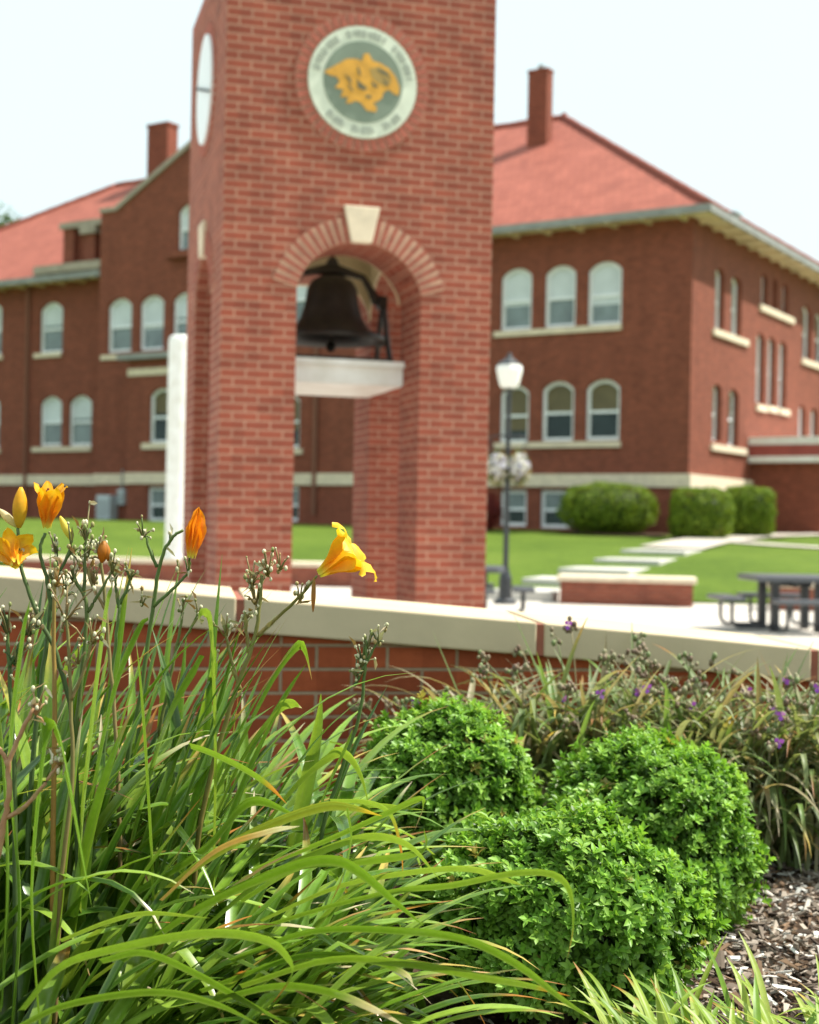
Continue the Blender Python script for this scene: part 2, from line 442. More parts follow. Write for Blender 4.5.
def make_window(fn, u0, u1, z0, z1, style, parent, cutter, rise=None, fw=.115, deep=.2):
    rise = (u1 - u0) * .24 if rise is None else rise
    out = seg_outline(u0, u1, z0, z1, rise)
    inn = seg_outline(u0 + fw, u1 - fw, z0 + fw, z1 - fw, max(0, rise - .05) if rise else 0)
    cutter.prism(out, fn, -.1, .3)
    mb = MB(); o2 = seg_outline(u0 + .004, u1 - .004, z0 + .004, z1 - .004, rise)
    mb.ring(o2, inn, fn, deep - .07, deep + .06)
    zm = z0 + (z1 - z0) * .47
    mb.prism([(u0 + fw, zm - .045), (u1 - fw, zm - .045), (u1 - fw, zm + .045), (u0 + fw, zm + .045)], fn, deep - .05, deep + .05)
    wo = mb.build('window', M['frame_white'], parent)
    up, lo = style
    zd = z0 + (z1 - z0) * (rnd.choice((.47, .47, .40, .33, .55, .22)) if up.startswith('blind') else .47)
    a = MB(); top = [p for p in inn if p[1] > zd]; a.prism([(u0 + fw, zd), (u1 - fw, zd)] + top[0:], fn, deep + .005, deep + .03)
    a.build('pane', M[up], wo)
    a = MB(); a.prism([(u0 + fw, z0 + fw), (u1 - fw, z0 + fw), (u1 - fw, zd), (u0 + fw, zd)], fn, deep + .012, deep + .037)
    a.build('pane', M[lo], wo)
def fnF(yo): return lambda u, z, d: (u, yo + d, z)
def fnR(u, z, d): return (-d, u, z)
def sill(fn, u0, u1, z, h=.2, mat='limestone'):
    mb = MB(); mb.prism([(u0, z - h), (u1, z - h), (u1, z), (u0, z)], fn, -.1, .12); mb.build('sill', M[mat], bld, bevel=.01)
HI = ('blind_white', 'glass_grey'); LO = ('blind_tan', 'glass_dark'); MID = ('glass_grey', 'glass_dark'); RG = ('blind_shade', 'glass_grey')
YBAY = -2.1; PYO = -1.0; PX0, PX1 = 101, 330
bay_cut = MB()
front_wins = [
 (501, 531, 268, 330, HI), (545, 575, 265, 327, HI), (588, 621, 261, 325, HI),
 (500, 528, 385, 443, LO), (542, 573, 381, 441, LO), (586, 619, 379, 440, LO),
 (40, 62, 302, 353, HI), (108, 131, 298, 352, HI), (140, 163, 295, 350, HI), (173, 196, 292, 346, HI),
 (40, 61, 396, 446, HI), (69, 91, 395, 446, HI), (-14, 1, 304, 355, HI), (-16, -1, 398, 448, HI),
 (284, 316, 270, 325, HI), (270, 299, 392, 448, LO), (236, 262, 270, 325, HI)]
for x0, x1, y0, y1, stl in front_wins:
    yo = PYO if PX0 < x0 < PX1 else 0
    u0, z1 = FR(x0, y0, yo); u1, z0 = FR(x1, y1, yo); zc = FR((x0 + x1) / 2, y0, yo)[1]; zb = FR((x0 + x1) / 2, y1, yo)[1]
    make_window(fnF(yo), u0, u1, zb, zc, stl, bld, cutters['pav' if yo else 'front'])
for x0, x1, y0, y1 in ((500, 526, 490, 526), (540, 572, 490, 528), (268, 298, 487, 521)):
    yo = PYO if PX0 < x0 < PX1 else 0
    u0 = FR(x0, y0, yo)[0]; u1 = FR(x1, y1, yo)[0]; zc = FR((x0 + x1) / 2, y0, yo)[1]; zb = FR((x0 + x1) / 2, y1, yo)[1]
    make_window(fnF(yo), u0, u1, zb, zc, MID, bld, cutters['pav' if yo else 'front'], rise=0)
for x0, x1, y in ((495, 622, 328), (495, 621, 442), (35, 62, 353), (102, 200, 352.5), (33, 92, 447), (-20, 3, 356), (-20, 1, 449), (230, 322, 326), (265, 303, 449)):
    yo = PYO if PX0 < x0 < PX1 else 0
    u0, z = FR(x0, y, yo); u1, z2 = FR(x1, y, yo); zm = FR((x0 + x1) / 2, y, yo)[1]
    sill(fnF(yo), u0, u1, zm)
# small gable window
GYO = PYO
u0, _ = FR(178, 228, GYO); u1, _ = FR(202, 228, GYO); z1 = FR(188, 203, GYO)[1]; z0 = FR(188, 251, GYO)[1]
wu0, wu1 = u0, u1
gable_cut = MB()
# right-hand face
right_wins = [(716, 725, 268, 331, RG), (732, 742, 276, 338, RG), (713, 722, 384, 441, LO), (729, 739, 389, 446, LO),
 (762, 768, 273, 305, MID), (773, 778, 278, 309, MID), (783, 788.5, 283, 313, MID),
 (757, 765, 333, 403, RG), (768.5, 776, 337, 406, RG), (779.5, 787, 341, 409, RG),
 (803, 812, 305, 359, LO), (816, 826, 312, 364, LO), (799, 806, 405, 456, RG), (811, 818, 408, 458, RG)]
for x0, x1, y0, y1, stl in right_wins:
    xm = (x0 + x1) / 2
    u0 = RI(x0, y0)[0]; u1 = RI(x1, y0)[0]; z1_ = RI(xm, y0)[1]; z0_ = RI(xm, y1)[1]
    make_window(fnR, u0, u1, z0_, z1_, stl, bld, cutters['front'], rise=(u1 - u0) * .2, fw=.09, deep=.26)
for xa, ya, xb in ((712, 328, 747), (710, 443.5, 745), (759, 304, 793), (755.5, 404, 765.5), (767, 405.5, 776), (778, 408, 788), (801, 358, 829), (797, 457, 823)):
    u0, z = RI(xa, ya); u1, _ = RI(xb, ya)
    sill(fnR, u0, u1, z, .22)
# walls
mb = MB(); mb.box((-WLEN, 0, .3), (0, DEP, ZE + .1))
wall = mb.build('wall', M['school_brick'], bld, uv=True)
carve(wall, [cutters['front']])
# gable geometry: the middle of the front stands a metre forward
s0, zs0 = FR(117, 211, GYO); s1, zs1 = FR(187, 150, GYO)
p0, zp0 = FR(65, 224, 0); p1, _ = FR(PX0, 222, GYO); zc0 = FR(90, 266, 0)[1]
GC = (p0 - 8.6) / 2
PR = 2 * GC - p1      # right-hand end of the projection
gs = (zs1 - zs0) / (s1 - s0); hw = GC - s0; zpk = zs0 + gs * hw
mb = MB(); mb.box((p1, PYO, .3), (PR, -.002, ZE - .4)); pav = mb.build('wall', M['school_brick'], bld, uv=True); carve(pav, [cutters['pav']])
# belt course
mb = MB()
vest0 = RI(751, 470)[0]
mb.box((-WLEN - .08, -.09, ZB0), (p1, -.001, ZB1)); mb.box((PR, -.09, ZB0), (.09, -.001, ZB1)); mb.box((p1 - .07, PYO - .09, ZB0 + .003), (PR + .07, PYO - .001, ZB1 + .003)); mb.box((.002, .001, ZB0 + .002), (.09, vest0, ZB1 - .002))
mb.build('belt_course', M['limestone'], bld)
# bay with flat roof (entrance side, beside the tower)
bu0 = FR(128, 420, YBAY)[0]; bu1 = FR(232, 420, YBAY)[0]; bz = FR(140, 360, YBAY)[1]
mb = MB(); mb.box((bu0, YBAY, .4), (bu1, -.003, bz)); bay = mb.build('entrance_bay', M['school_brick'], bld, uv=True)
bc = MB()
a0 = FR(149, 420, YBAY)[0]; a1 = FR(173, 420, YBAY)[0]
make_window(fnF(YBAY), a0, a1, FR(160, 443, YBAY)[1], FR(160, 388, YBAY)[1], LO, bay, bc)
e0 = FR(147, 500, YBAY)[0]; e1 = FR(165, 500, YBAY)[0]
make_window(fnF(YBAY), e0, e1, FR(156, 521, YBAY)[1], FR(156, 487, YBAY)[1], MID, bay, bc, rise=0)
carve(bay, [bc])
mb = MB(); mb.box((bu0 - .35, YBAY - .35, bz + .002), (bu1 + .35, -.004, bz + .22)); mb.build('flat_roof', M['gutter'], bay)
mb = MB(); mb.prism([(bu0 - .02, bz - .62), (bu1 + .02, bz - .62), (bu1 + .02, bz - .34), (bu0 - .02, bz - .34)], fnF(YBAY), -.06, .05); mb.build('lintel_band', M['limestone'], bay)
mb = MB(); mb.prism([(a0 - .3, FR(160, 449, YBAY)[1]), (a1 + .3, FR(160, 449, YBAY)[1]), (a1 + .3, FR(160, 443, YBAY)[1]), (a0 - .3, FR(160, 443, YBAY)[1])], fnF(YBAY), -.1, .1); mb.build('sill', M['limestone'], bay)
mb = MB(); mb.box((bu0 - .05, YBAY - .08, ZB0), (bu1 + .05, YBAY - .001, ZB1)); mb.build('belt_course', M['limestone'], bay)
# roof
RZ = to_b(hit(565, 118, corner + bx * (-DEP / 2) + by * (DEP / 2), by))  # apex of the right-hand hip
zr = RZ.z; ze = ZE + .26
mb = MB()
A, B_, C_, D_ = (-WLEN - OH, -OH, ze), (OH, -OH, ze), (OH, DEP + OH, ze), (-WLEN - OH, DEP + OH, ze)
E_, F_ = (-DEP / 2, DEP / 2, zr), (-WLEN + DEP / 2, DEP / 2, zr)
mb.poly([A, B_, E_, F_]); mb.poly([B_, C_, E_]); mb.poly([C_, D_, F_, E_]); mb.poly([D_, A, F_])
mb.poly([(A[0], A[1], ze - .02), (D_[0], D_[1], ze - .02), (C_[0], C_[1], ze - .02), (B_[0], B_[1], ze - .02)])
roof = mb.build('roof', M['roof'], bld, uv=True)
mb = MB()   # hip and ridge tiles
for a, b in ((B_, E_), (E_, F_), (A, F_), (C_, E_)):
    n = 40; a = Vector(a); b = Vector(b)
    mb.tube([a.lerp(b, k / n) + Vector((0, 0, .03)) for k in range(n + 1)], [.13 + .02 * (k % 2) for k in range(n + 1)], 6)
mb.ball(Vector(E_) + Vector((0, 0, .12)), .14)
mb.build('ridge_tiles', M['roof'], roof, smooth=True)
mb = MB()   # gutter round the eaves and soffit
e = OH + .06
mb.box((-WLEN - e, -e, ZE + .03), (p1, -OH + .02, ze + .02)); mb.build('gutter', M['gutter'], roof); mb = MB(); mb.box((PR, -e, ZE + .03), (e, -OH + .02, ze + .02)); mb.box((OH - .02, -OH + .021, ZE + .03), (e, DEP + OH, ze + .02))
mb.build('gutter', M['gutter'], roof)
mb = MB(); mb.box((-WLEN - OH, -OH + .022, ZE + .1), (OH - .021, -.0, ZE + .16)); mb.box((.002, .002, ZE + .1), (OH - .022, DEP + OH, ZE + .16))
mb.build('soffit', M['soffit'], roof)
def bracket(lo, hi):
    mb = MB(); mb.box(lo, hi); mb.build('eave_bracket', M['soffit'], roof)
x = -.25
while x > -WLEN:
    if not p1 - .1 < x < PR + .1: bracket((x - .07, -OH + .03, ZE - .02), (x + .07, -.002, ZE + .098))
    x -= 1.22
y = .6
while y < DEP:
    bracket((.004, y - .07, ZE - .02), (OH - .03, y + .07, ZE + .098)); y += 1.22
# chimneys
slope = (zr - ze) / (DEP / 2 + OH)
n_slope = (Matrix.Rotation(-AL, 3, 'Z') @ Vector((0, -slope, 1))).normalized()
p_on = corner + Matrix.Rotation(-AL, 3, 'Z') @ Vector((-5, -OH, ze))
q = to_b(hit(538, 146, p_on, n_slope))
ztop = to_b(hit(540, 71, corner + by * q.y, by)).z
mb = MB(); mb.box((q.x - .50, q.y, q.z - .6), (q.x + .36, q.y + .5, ztop)); mb.box((q.x - .53, q.y - .03, ztop + .001), (q.x + .39, q.y + .53, ztop + .1))
ch = mb.build('chimney', M['school_brick'], bld, uv=True)
mb = MB(); mb.lathe([(.12, 0), (.13, .2), (.10, .22), (.001, .24)], (q.x - .05, q.y + .25, ztop + .101), 10); mb.build('chimney_pot', M['vent_grey'], ch)
q = to_b(hit(159, 170, corner + by * (DEP / 2 - .3), by)); ztop = to_b(hit(161, 126, corner + by * (DEP / 2 - .3), by)).z
mb = MB(); mb.box((q.x - .72, DEP / 2 - .4, q.z - 2.5), (q.x + .62, DEP / 2 + .35, ztop)); mb.box((q.x - .77, DEP / 2 - .45, ztop + .001), (q.x + .67, DEP / 2 + .4, ztop + .14))
mb.build('chimney', M['school_brick'], bld, uv=True)
# vent on the right-hand eave
q = RI(738, 221, OH)
mb = MB(); mb.box((OH - .35, q[0] - .22, ze + .05), (OH - .02, q[0] + .22, ze + .18)); mb.box((OH - .42, q[0] - .3, ze + .181), (OH + .04, q[0] + .3, ze + .24)); mb.build('roof_vent', M['vent_grey'], roof)
# gable over the middle of the front
fng = fnF(GYO)
outl = [(p1, ZE - .399), (PR, ZE - .399), (PR, zs0), (2 * GC - s0, zs0), (GC, zpk), (s0, zs0), (p1, zs0)]
mb = MB(); mb.prism(outl, fng, 0, 1.6); gab = mb.build('gable', M['school_brick'], bld, uv=True)
make_window(fng, wu0, wu1, z0, z1, HI, gab, gable_cut); carve(gab, [gable_cut])
mb = MB(); mb.prism([(wu0 - .35, z0 - .28), (wu1 + .5, z0 - .28), (wu1 + .5, z0), (wu0 - .35, z0)], fng, -.35, .12); mb.build('sill', M['school_brick'], gab, uv=True)
mb = MB()
for sg in (1, -1):
    a = [(GC - sg * hw, zs0), (GC, zpk), (GC, zpk + .22), (GC - sg * (hw + .2), zs0 + .1), (GC - sg * (hw + .2), zs0)]
    mb.prism(a if sg == 1 else a[::-1], fng, -.1 - .004 * sg, .55 + .004 * sg)
    k0, k1 = GC - sg * (hw + .2), GC - sg * (GC - p1 + .02)
    mb.prism([(min(k0, k1), zs0 + .002), (max(k0, k1) - .002, zs0 + .002), (max(k0, k1) - .002, zs0 + .17), (min(k0, k1), zs0 + .17)], fng, -.09, .54)
mb.build('gable_coping', M['grey_stone'], gab)
# cross roof behind the gable
mb = MB(); yb = 8.6
mb.poly([(s0 - .2, -.4, zs0 - .05), (GC, -.4, zpk - .03), (GC, yb, zpk - .03), (s0 - .2, yb, zs0 - .05)])
mb.poly([(2 * GC - s0 + .2, -.4, zs0 - .05), (2 * GC - s0 + .2, yb, zs0 - .05), (GC, yb, zpk - .03), (GC, -.4, zpk - .03)])
mb.build('cross_roof', M['roof'], roof, uv=True)
# stepped shoulder with three little piers and a stone cap, on both sides of the gable
for sg in (1, -1):
    def X(u): return u if sg == 1 else 2 * GC - u
    mb = MB(); span = p1 - p0
    for f0, f1 in ((.0, .2), (.4, .6), (.8, 1.0)):
        xa, xb = sorted((X(p0 + span * f0), X(p0 + span * f1)))
        mb.box((xa, -.08, zc0), (xb, .5, zp0 - .26))
    xa, xb = sorted((X(p0), X(p1))); mb.box((xa + .01, .2, zc0), (xb - .01, .45, zp0 - .27))
    sh = mb.build('parapet_shoulder', M['school_brick'], gab, uv=True)
    mb = MB(); mb.box((xa - .15, -.2, zp0 - .258), (xb, .55, zp0)); xm = (xa + xb) / 2
    mb.box((xm - .45, -.24, zp0 - .58), (xm + .45, .1, zp0 - .26)); mb.build('parapet_cap', M['grey_stone'], sh)
    mb = MB(); xa, xb = sorted((X(FR(50, 266)[0]), X(p1))); mb.box((xa, -.95, zc0 - .34), (xb, .3, zc0 - .002))
    for k in range(4):
        xx = xa + (xb - xa) * (k + .5) / 4; mb.box((xx - .12, -.8, zc0 - .6), (xx + .12, -.07, zc0 - .342))
    mb.build('cornice', M['grey_stone'], sh)
# downspouts
for px, y0, y1 in ((31, 285, 512),):
    ux, za = FR(px, y0); _, zb = FR(px, y1)
    mb = MB(); mb.tube([(ux, -.16, za), (ux, -.16, zb)], .07, 8); mb.build('downspout', M['school_brick'], bld)
ux, za = FR(320, 260, PYO); _, zb = FR(320, 515, PYO)
mb = MB(); mb.tube([(ux, PYO - .12, za), (ux, PYO - .12, zb)], .08, 8); mb.build('downspout', M['school_brick'], bld)
# porch on the right-hand face
y0 = vest0; fz1 = RI(752, 438)[1]; fzb = RI(752, 463)[1]
mb = MB(); mb.box((.004, y0, .5), (2.6, y0 + 7, fzb)); porch = mb.build('porch', M['school_brick'], bld, uv=True)
hgt = fz1 - fzb
mb = MB(); mb.box((.004, y0 - .35, fzb + .002), (3.4, y0 + 7.3, fzb + hgt * .24)); mb.box((.004, y0 - .35, fzb + hgt * .70), (3.4, y0 + 7.3, fz1)); mb.build('white_trim', M['white_paint'], porch)
mb = MB(); mb.box((.006, y0 - .3, fzb + hgt * .242), (3.35, y0 + 7.25, fzb + hgt * .698)); mb.build('fascia', M['porch_red'], porch)
# utility boxes by the wall
def gp(px, py): return to_b(hit(px, py, corner + by * -.35, by))
q = gp(103, 514)
for px, py, w_, h_, d_, nm, lab in ((103, 508, .75, 1.0, .5, 'air_conditioner', 'pale grey air conditioning unit on the lawn against the left wing of the school'),
                                  (118, 497, .38, .62, .2, 'meter_box', 'small grey meter box on the wall beside the air conditioning unit')):
    pos = hit(px + 4, py, corner + by * (PYO - d_ / 2 - .006), by); zlo = lawn_z(pos.y) if nm[0] == 'a' else pos.z - h_ / 2
    o = empty(nm, (pos.x, pos.y, zlo), -AL); tag(o, lab, 'utility box')
    mb = MB(); mb.box((-w_ / 2, -d_ / 2, 0), (w_ / 2, d_ / 2, h_)); mb.build('casing', M['box_grey'], o, bevel=.03)
    mb = MB()
    for k in range(6): mb.box((-w_ * .4, -d_ / 2 - .02, h_ * (.15 + .12 * k)), (w_ * .4, -d_ / 2 - .003, h_ * (.2 + .12 * k)))
    mb.build('grille', M['vent_grey'], o)
    if nm[0] == 'm':
        mb = MB(); mb.tube([(0, 0, h_ + .001), (0, 0, h_ + .8)], .035, 8); mb.build('conduit', M['vent_grey'], o)

# ------------------------------------------------------------------ bell tower
TB = R(16); TW, PW = 2.235, .6
tc = P(221.5, 300, 11.0); tc.z = 0
tx, ty = Vector((math.cos(TB), math.sin(TB), 0)), Vector((-math.sin(TB), math.cos(TB), 0))
tow = empty('bell_tower', tc, TB)
tag(tow, 'tall square red brick bell tower with open arches and a cat head medallion', 'bell tower')
def to_t(p): d = Vector(p) - tc; return Vector((d.dot(tx), d.dot(ty), d.z))
def TF(px, py, yo=0): q = to_t(hit(px, py, tc + ty * yo, ty)); return q.x, q.z
def TL(px, py): q = to_t(hit(px, py, tc, tx)); return q.y, q.z
zcrown = TF(359, 242)[1]; zspr = TF(296, 287)[1]
TH = 5.86; cc = TW / 2; half = TW / 2 - PW
def arch_outline(h, zs, zc, z0, n=20):
    rise = zc - zs; Rr = (h * h + rise * rise) / (2 * rise); cz = zc - Rr; a0 = math.atan2(h, zs - cz)
    arc = [(cc + Rr * math.sin(a0 - 2 * a0 * k / n), cz + Rr * math.cos(a0 - 2 * a0 * k / n)) for k in range(n + 1)]
    return [(cc - h, z0), (cc + h, z0)] + arc, Rr, cz, a0
outl, RR, CZ, A0 = arch_outline(half, zspr, zcrown, -.5)
mb = MB(); mb.box((0, 0, -.05), (TW, TW, TH)); body = mb.build('brick_shaft', M['tower_brick'], tow, uv=True)
c1 = MB(); c1.prism(outl, lambda u, z, d: (u, d, z), -.3, TW + .3)
c2 = MB(); c2.prism(outl, lambda u, z, d: (d, u, z), -.3, TW + .3)
zceil = zcrown + .22
c3 = MB(); c3.box((PW + .013, PW + .013, .5), (TW - PW - .013, TW - PW - .013, zceil))
carve(body, [c1, c2, c3])
# plaster on the chamber walls and ceiling (above the arches)
mb = MB(); g = .02
lo_, hi_ = PW + .013 + g, TW - PW - .013 - g
mb.box((lo_, lo_, zceil - .03), (hi_, hi_, zceil - .002))
mb.build('chamber_ceiling', M['plaster'], tow)
spand = [p for p in arch_outline(half - .016, zspr, zcrown + .004, 0)[0][2:]]
for side in range(4):
    mb = MB()
    poly = [(lo_ + .001, zspr)] + [(lo_ + .001, zceil - .031), (hi_ - .001, zceil - .031), (hi_ - .001, zspr)] + spand
    def fs(u, z, d, side=side):
        return ((u, hi_ + g - .002 - d, z), (u, lo_ - g + .002 + d, z), (hi_ + g - .002 - d, u, z), (lo_ - g + .002 + d, u, z))[side]
    n = len(spand); a = []
    # strip between arch and ceiling, arch right->left
    for k in range(n - 1):
        (ua, za), (ub, zb_) = spand[k], spand[k + 1]
        mb.prism([(ub, zb_), (ua, za), (ua, zceil - .031), (ub, zceil - .031)], fs, 0, g - .003)
    mb.build('chamber_plaster', M['plaster'], tow)
# coping on top
mb = MB(); mb.box((.0, .0, TH + .001), (TW, TW, TH + .12)); mb.build('tower_cap', M['red_brick_plain'], tow)
def face_fn(side):
    if side == 'F': return lambda u, z, d: (u, d, z)
    if side == 'L': return lambda u, z, d: (d, TW - u, z)
    if side == 'B': return lambda u, z, d: (TW - u, TW - d, z)
    return lambda u, z, d: (TW - d, u, z)
for side in 'FLBR':
    fn = face_fn(side); RT = .2
    mb = MB(); aa = A0 * 1.0; n = 40
    for k in range(n):
        a, b = -aa + 2 * aa * k / n, -aa + 2 * aa * (k + 1) / n
        mb.prism([(cc + r * math.sin(t), CZ + r * math.cos(t)) for r, t in ((RR + .001, a), (RR + .001, b), (RR + RT, b), (RR + RT, a))], fn, -.004, .01)
    ring = mb.build('arch_ring', M['tan_mortar'], tow)
    nb = 25
    mb = MB()
    for k in range(nb):
        if k == 13: mb.build('arch_brick', M['red_brick_plain'], ring); mb = MB()
        t = -aa + 2 * aa * (k + .5) / nb
        if abs(t) < .17: continue
        wv = .038; ux, uz = math.sin(t), math.cos(t); vx, vz = math.cos(t), -math.sin(t)
        mb.prism([(cc + ux * r + vx * w_, CZ + uz * r + vz * w_) for r, w_ in ((RR + .003, -wv / 2), (RR + .003, wv / 2), (RR + RT + .003, wv / 2), (RR + RT + .003, -wv / 2))], fn, -.011, .008)
    mb.build('arch_brick', M['red_brick_plain'], ring)
    mb = MB(); mb.prism([(cc - .085, zcrown - .006), (cc + .085, zcrown - .006), (cc + .15, zcrown + .285), (cc - .15, zcrown + .285)], fn, -.035, .05)
    mb.build('keystone', M['limestone'], tow, bevel=.008)
# medallions
mu, mz = TF(362.5, 83); rad = .45
def disc(fn, u, z, r, d0, d1, name, mat, parent, n=48):
    mb = MB(); mb.prism([(u + r * math.cos(2 * math.pi * k / n), z + r * math.sin(2 * math.pi * k / n)) for k in range(n)], fn, d0, d1)
    return mb.build(name, M[mat], parent)
def rowlock(fn, u, z, r, name):
    mb = MB(); n = 48
    for k in range(n):
        a, b = 2 * math.pi * k / n, 2 * math.pi * (k + 1) / n
        mb.prism([(u + q * math.cos(t), z + q * math.sin(t)) for q, t in ((r, a), (r, b), (r + .105, b), (r + .105, a))], fn, -.002, .01)
    o = mb.build(name, M['dark_mortar'], tow); mb = MB(); nb = 46
    for k in range(nb):
        t = 2 * math.pi * k / nb; ux, uz = math.cos(t), math.sin(t); vx, vz = -uz, ux; wv = .05
        mb.prism([(u + ux * q + vx * w_, z + uz * q + vz * w_) for q, w_ in ((r + .012, -wv / 2), (r + .012, wv / 2), (r + .10, wv / 2), (r + .10, -wv / 2))], fn, -.014, .008)
    mb.build('rowlock_brick', M['tower_rowlock'], o)
M['tower_rowlock'] = plain('medallion rowlock', (.37, .108, .072), .85, .2, 14, bumps=.3)
fnF0 = face_fn('F')
rowlock(fnF0, mu, mz, rad, 'brick_ring')
med = disc(fnF0, mu, mz, rad, -.02, .02, 'medallion', 'medal_stone', tow)
disc(fnF0, mu, mz, rad * .73, -.026, -.0205, 'green_field', 'medal_green', med)
S = rad / 58.0   # emblem drawn in photo pixels around the centre
def EM(pts): return [(mu + x * S, mz + y * S) for x, y in pts]
# cat head in profile, mane sweeping left, brow and muzzle to the right
head = [(-42, 6), (-30, 14), (-18, 22), (-8, 23), (-2, 21), (0, 29), (5, 30), (9, 23), (18, 21), (28, 16), (35, 8), (39, -2), (38, -10),
        (33, -9), (28, -5), (22, -8), (20, -15), (15, -19), (10, -21), (15, -25), (14, -30), (4, -29), (-2, -22), (-8, -20), (-12, -23), (-18, -24),
        (-16, -17), (-24, -18), (-21, -10), (-30, -9), (-25, -2), (-29, 3), (-34, 3)]
import mathutils
tri = mathutils.geometry.tessellate_polygon([[Vector((x, y, 0)) for x, y in head]])
mb = MB(); pts = EM(head); top_i = [mb.vert(fnF0(u, z, -.034)) for u, z in pts]; bot_i = [mb.vert(fnF0(u, z, -.0265)) for u, z in pts]
for t in tri: mb.face([top_i[k] for k in t]); mb.face([bot_i[k] for k in t][::-1])
for k in range(len(pts)): j = (k + 1) % len(pts); mb.face((top_i[k], top_i[j], bot_i[j], bot_i[k]))
emb = mb.build('cat_head', M['gold'], med)
mb = MB()
for l in ([(-7, 2), (-2, -2), (4, -6), (2, -9), (-6, -7)], [(8, 2), (13, -1), (16, -4), (11, -5)], [(-7, 16), (-4, 12), (-3, 5), (-6, 8)], [(14, 15), (24, 13), (30, 7), (25, 9), (16, 12)], [(20, 6), (25, 2), (28, -2), (23, 0)],
          [(-20, 6), (-14, 2), (-12, -4), (-16, -1)], [(-17, -3), (-12, -8), (-11, -12), (-15, -8)], [(2, -14), (8, -13), (9, -16), (4, -17)]):
    mb.prism(EM(l), fnF0, -.037, -.0335)
mb.build('markings', M['gold_dark'], emb)
mb = MB(); mb.prism(EM([(6, 14), (17, 18), (27, 12), (30, 3), (24, -3), (14, 1), (9, 5)]), fnF0, -.0355, -.0336); mb.build('face_shading', M['gold_tan'], emb)
# worn lettering round the ring: strokes no longer readable, grouped in three words above and three below
def word(a0, a1, n, flip):
    mb = MB()
    for k in range(n):
        a = R(a0 + (a1 - a0) * (k + .5) / n); r0, r1 = rad * .80, rad * .93
        ux, uz = math.cos(a), math.sin(a); vx, vz = -uz, ux; hwid = abs(R(a1 - a0)) * rad * .86 / n * .36
        def q(r, w_): return (mu + ux * r + vx * w_, mz + uz * r + vz * w_)
        t = .011
        mb.prism([q(r0, -hwid), q(r0, -hwid + t), q(r1, -hwid + t), q(r1, -hwid)], fnF0, -.026, -.0195)
        if k % 3 != 1: mb.prism([q(r0, hwid - t), q(r0, hwid), q(r1, hwid), q(r1, hwid - t)], fnF0, -.0262, -.0195)
        rr = (r0, (r0 + r1) / 2, r1 - t)[k % 3]
        mb.prism([q(rr, -hwid), q(rr, hwid), q(rr + t, hwid), q(rr + t, -hwid)], fnF0, -.0264, -.0195)
    mb.build('lettering', M['medal_grey'], med)
word(172, 122, 7, 0); word(112, 62, 8, 0); word(52, 8, 8, 0); word(222, 248, 5, 1); word(256, 286, 5, 1); word(296, 322, 4, 1)
fl = face_fn('L'); ly, lz = TL(200.5, 104)
rowlock(fl, TW / 2, lz, .46, 'brick_ring')
dsc = disc(fl, TW / 2, lz, .46, -.03, .02, 'white_disc', 'clock_white', tow)
mb = MB(); mb.prism([(TW / 2 - .42, lz + .118), (TW / 2 + .42, lz - .142), (TW / 2 + .42, lz - .118), (TW / 2 - .42, lz + .142)], fl, -.045, -.031); mb.build('dark_bar', M['iron'], dsc)

# bell shelf inside the arch
zb1 = TF(350, 360, .5)[1]; zb0 = TF(350, 384, .5)[1]
mb = MB(); mb.box((PW + .005, .5, zb0), (TW - PW - .005, 1.72, zb1 - .051)); mb.box((PW + .003, .46, zb1 - .05), (TW - PW - .003, 1.75, zb1))
shelf = mb.build('bell_shelf', M['white_paint'], tow)
# the bell
bw = to_t(P(331, 340, 12.0)); bcx, bcy = TW / 2 + .02, TW / 2
bell = empty('bell', tc + tx * bcx + ty * bcy + Vector((0, 0, zb1)), TB)
tag(bell, 'dark iron bell hung from a curved yoke on the white shelf inside the tower arch', 'bell')
zy = TF(331, 300, 1.1)[1] - zb1
ztop = TF(331, 275, 1.1)[1] - zb1; zrim = TF(331, 341, 1.1)[1] - zb1
H = ztop - zrim; rb = .48
mb = MB()
prof = [(.001, ztop), (.10, ztop - .01), (.18, ztop - .05), (.22, ztop - .12), (.24, ztop - H * .45), (.275, ztop - H * .65), (.34, ztop - H * .83), (rb, zrim + .04), (rb + .01, zrim), (rb - .03, zrim - .005), (.31, zrim + .07), (.22, zrim + H * .4), (.17, ztop - .12), (.001, ztop - .06)]
mb.lathe(prof, (0, 0, 0), 36); mb.build('bell_body', M['iron'], bell, smooth=True)
mb = MB(); mb.tube([(0, 0, ztop - .08), (0, 0, zrim - .02)], .018, 8); mb.ball((0, 0, zrim - .05), .05, seg=10); mb.build('clapper', M['iron'], bell)
mb = MB()
arm = [(-.46, 0, zrim + H * .62), (-.40, 0, zrim + H * .66), (-.36, 0, zrim + H * .8), (-.28, 0, ztop + .0), (-.16, 0, ztop + .03), (0, 0, ztop + .06), (.16, 0, ztop + .03), (.28, 0, ztop), (.36, 0, zrim + H * .8), (.40, 0, zrim + H * .66), (.46, 0, zrim + H * .62)]
mb.tube(arm, [.04, .05, .035, .03, .035, .06, .035, .03, .035, .05, .04], 10)
mb.lathe([(.06, 0), (.05, .04), (.025, .07), (.001, .11)], (0, 0, ztop + .09), 12)
mb.build('yoke', M['iron'], bell, smooth=True)
zax = zrim + H * .62
mb = MB(); mb.box((-.5, -.27, .001), (.5, -.19, .07)); mb.box((-.5, .19, .001), (.5, .27, .07)); mb.build('base_frame', M['iron'], bell)
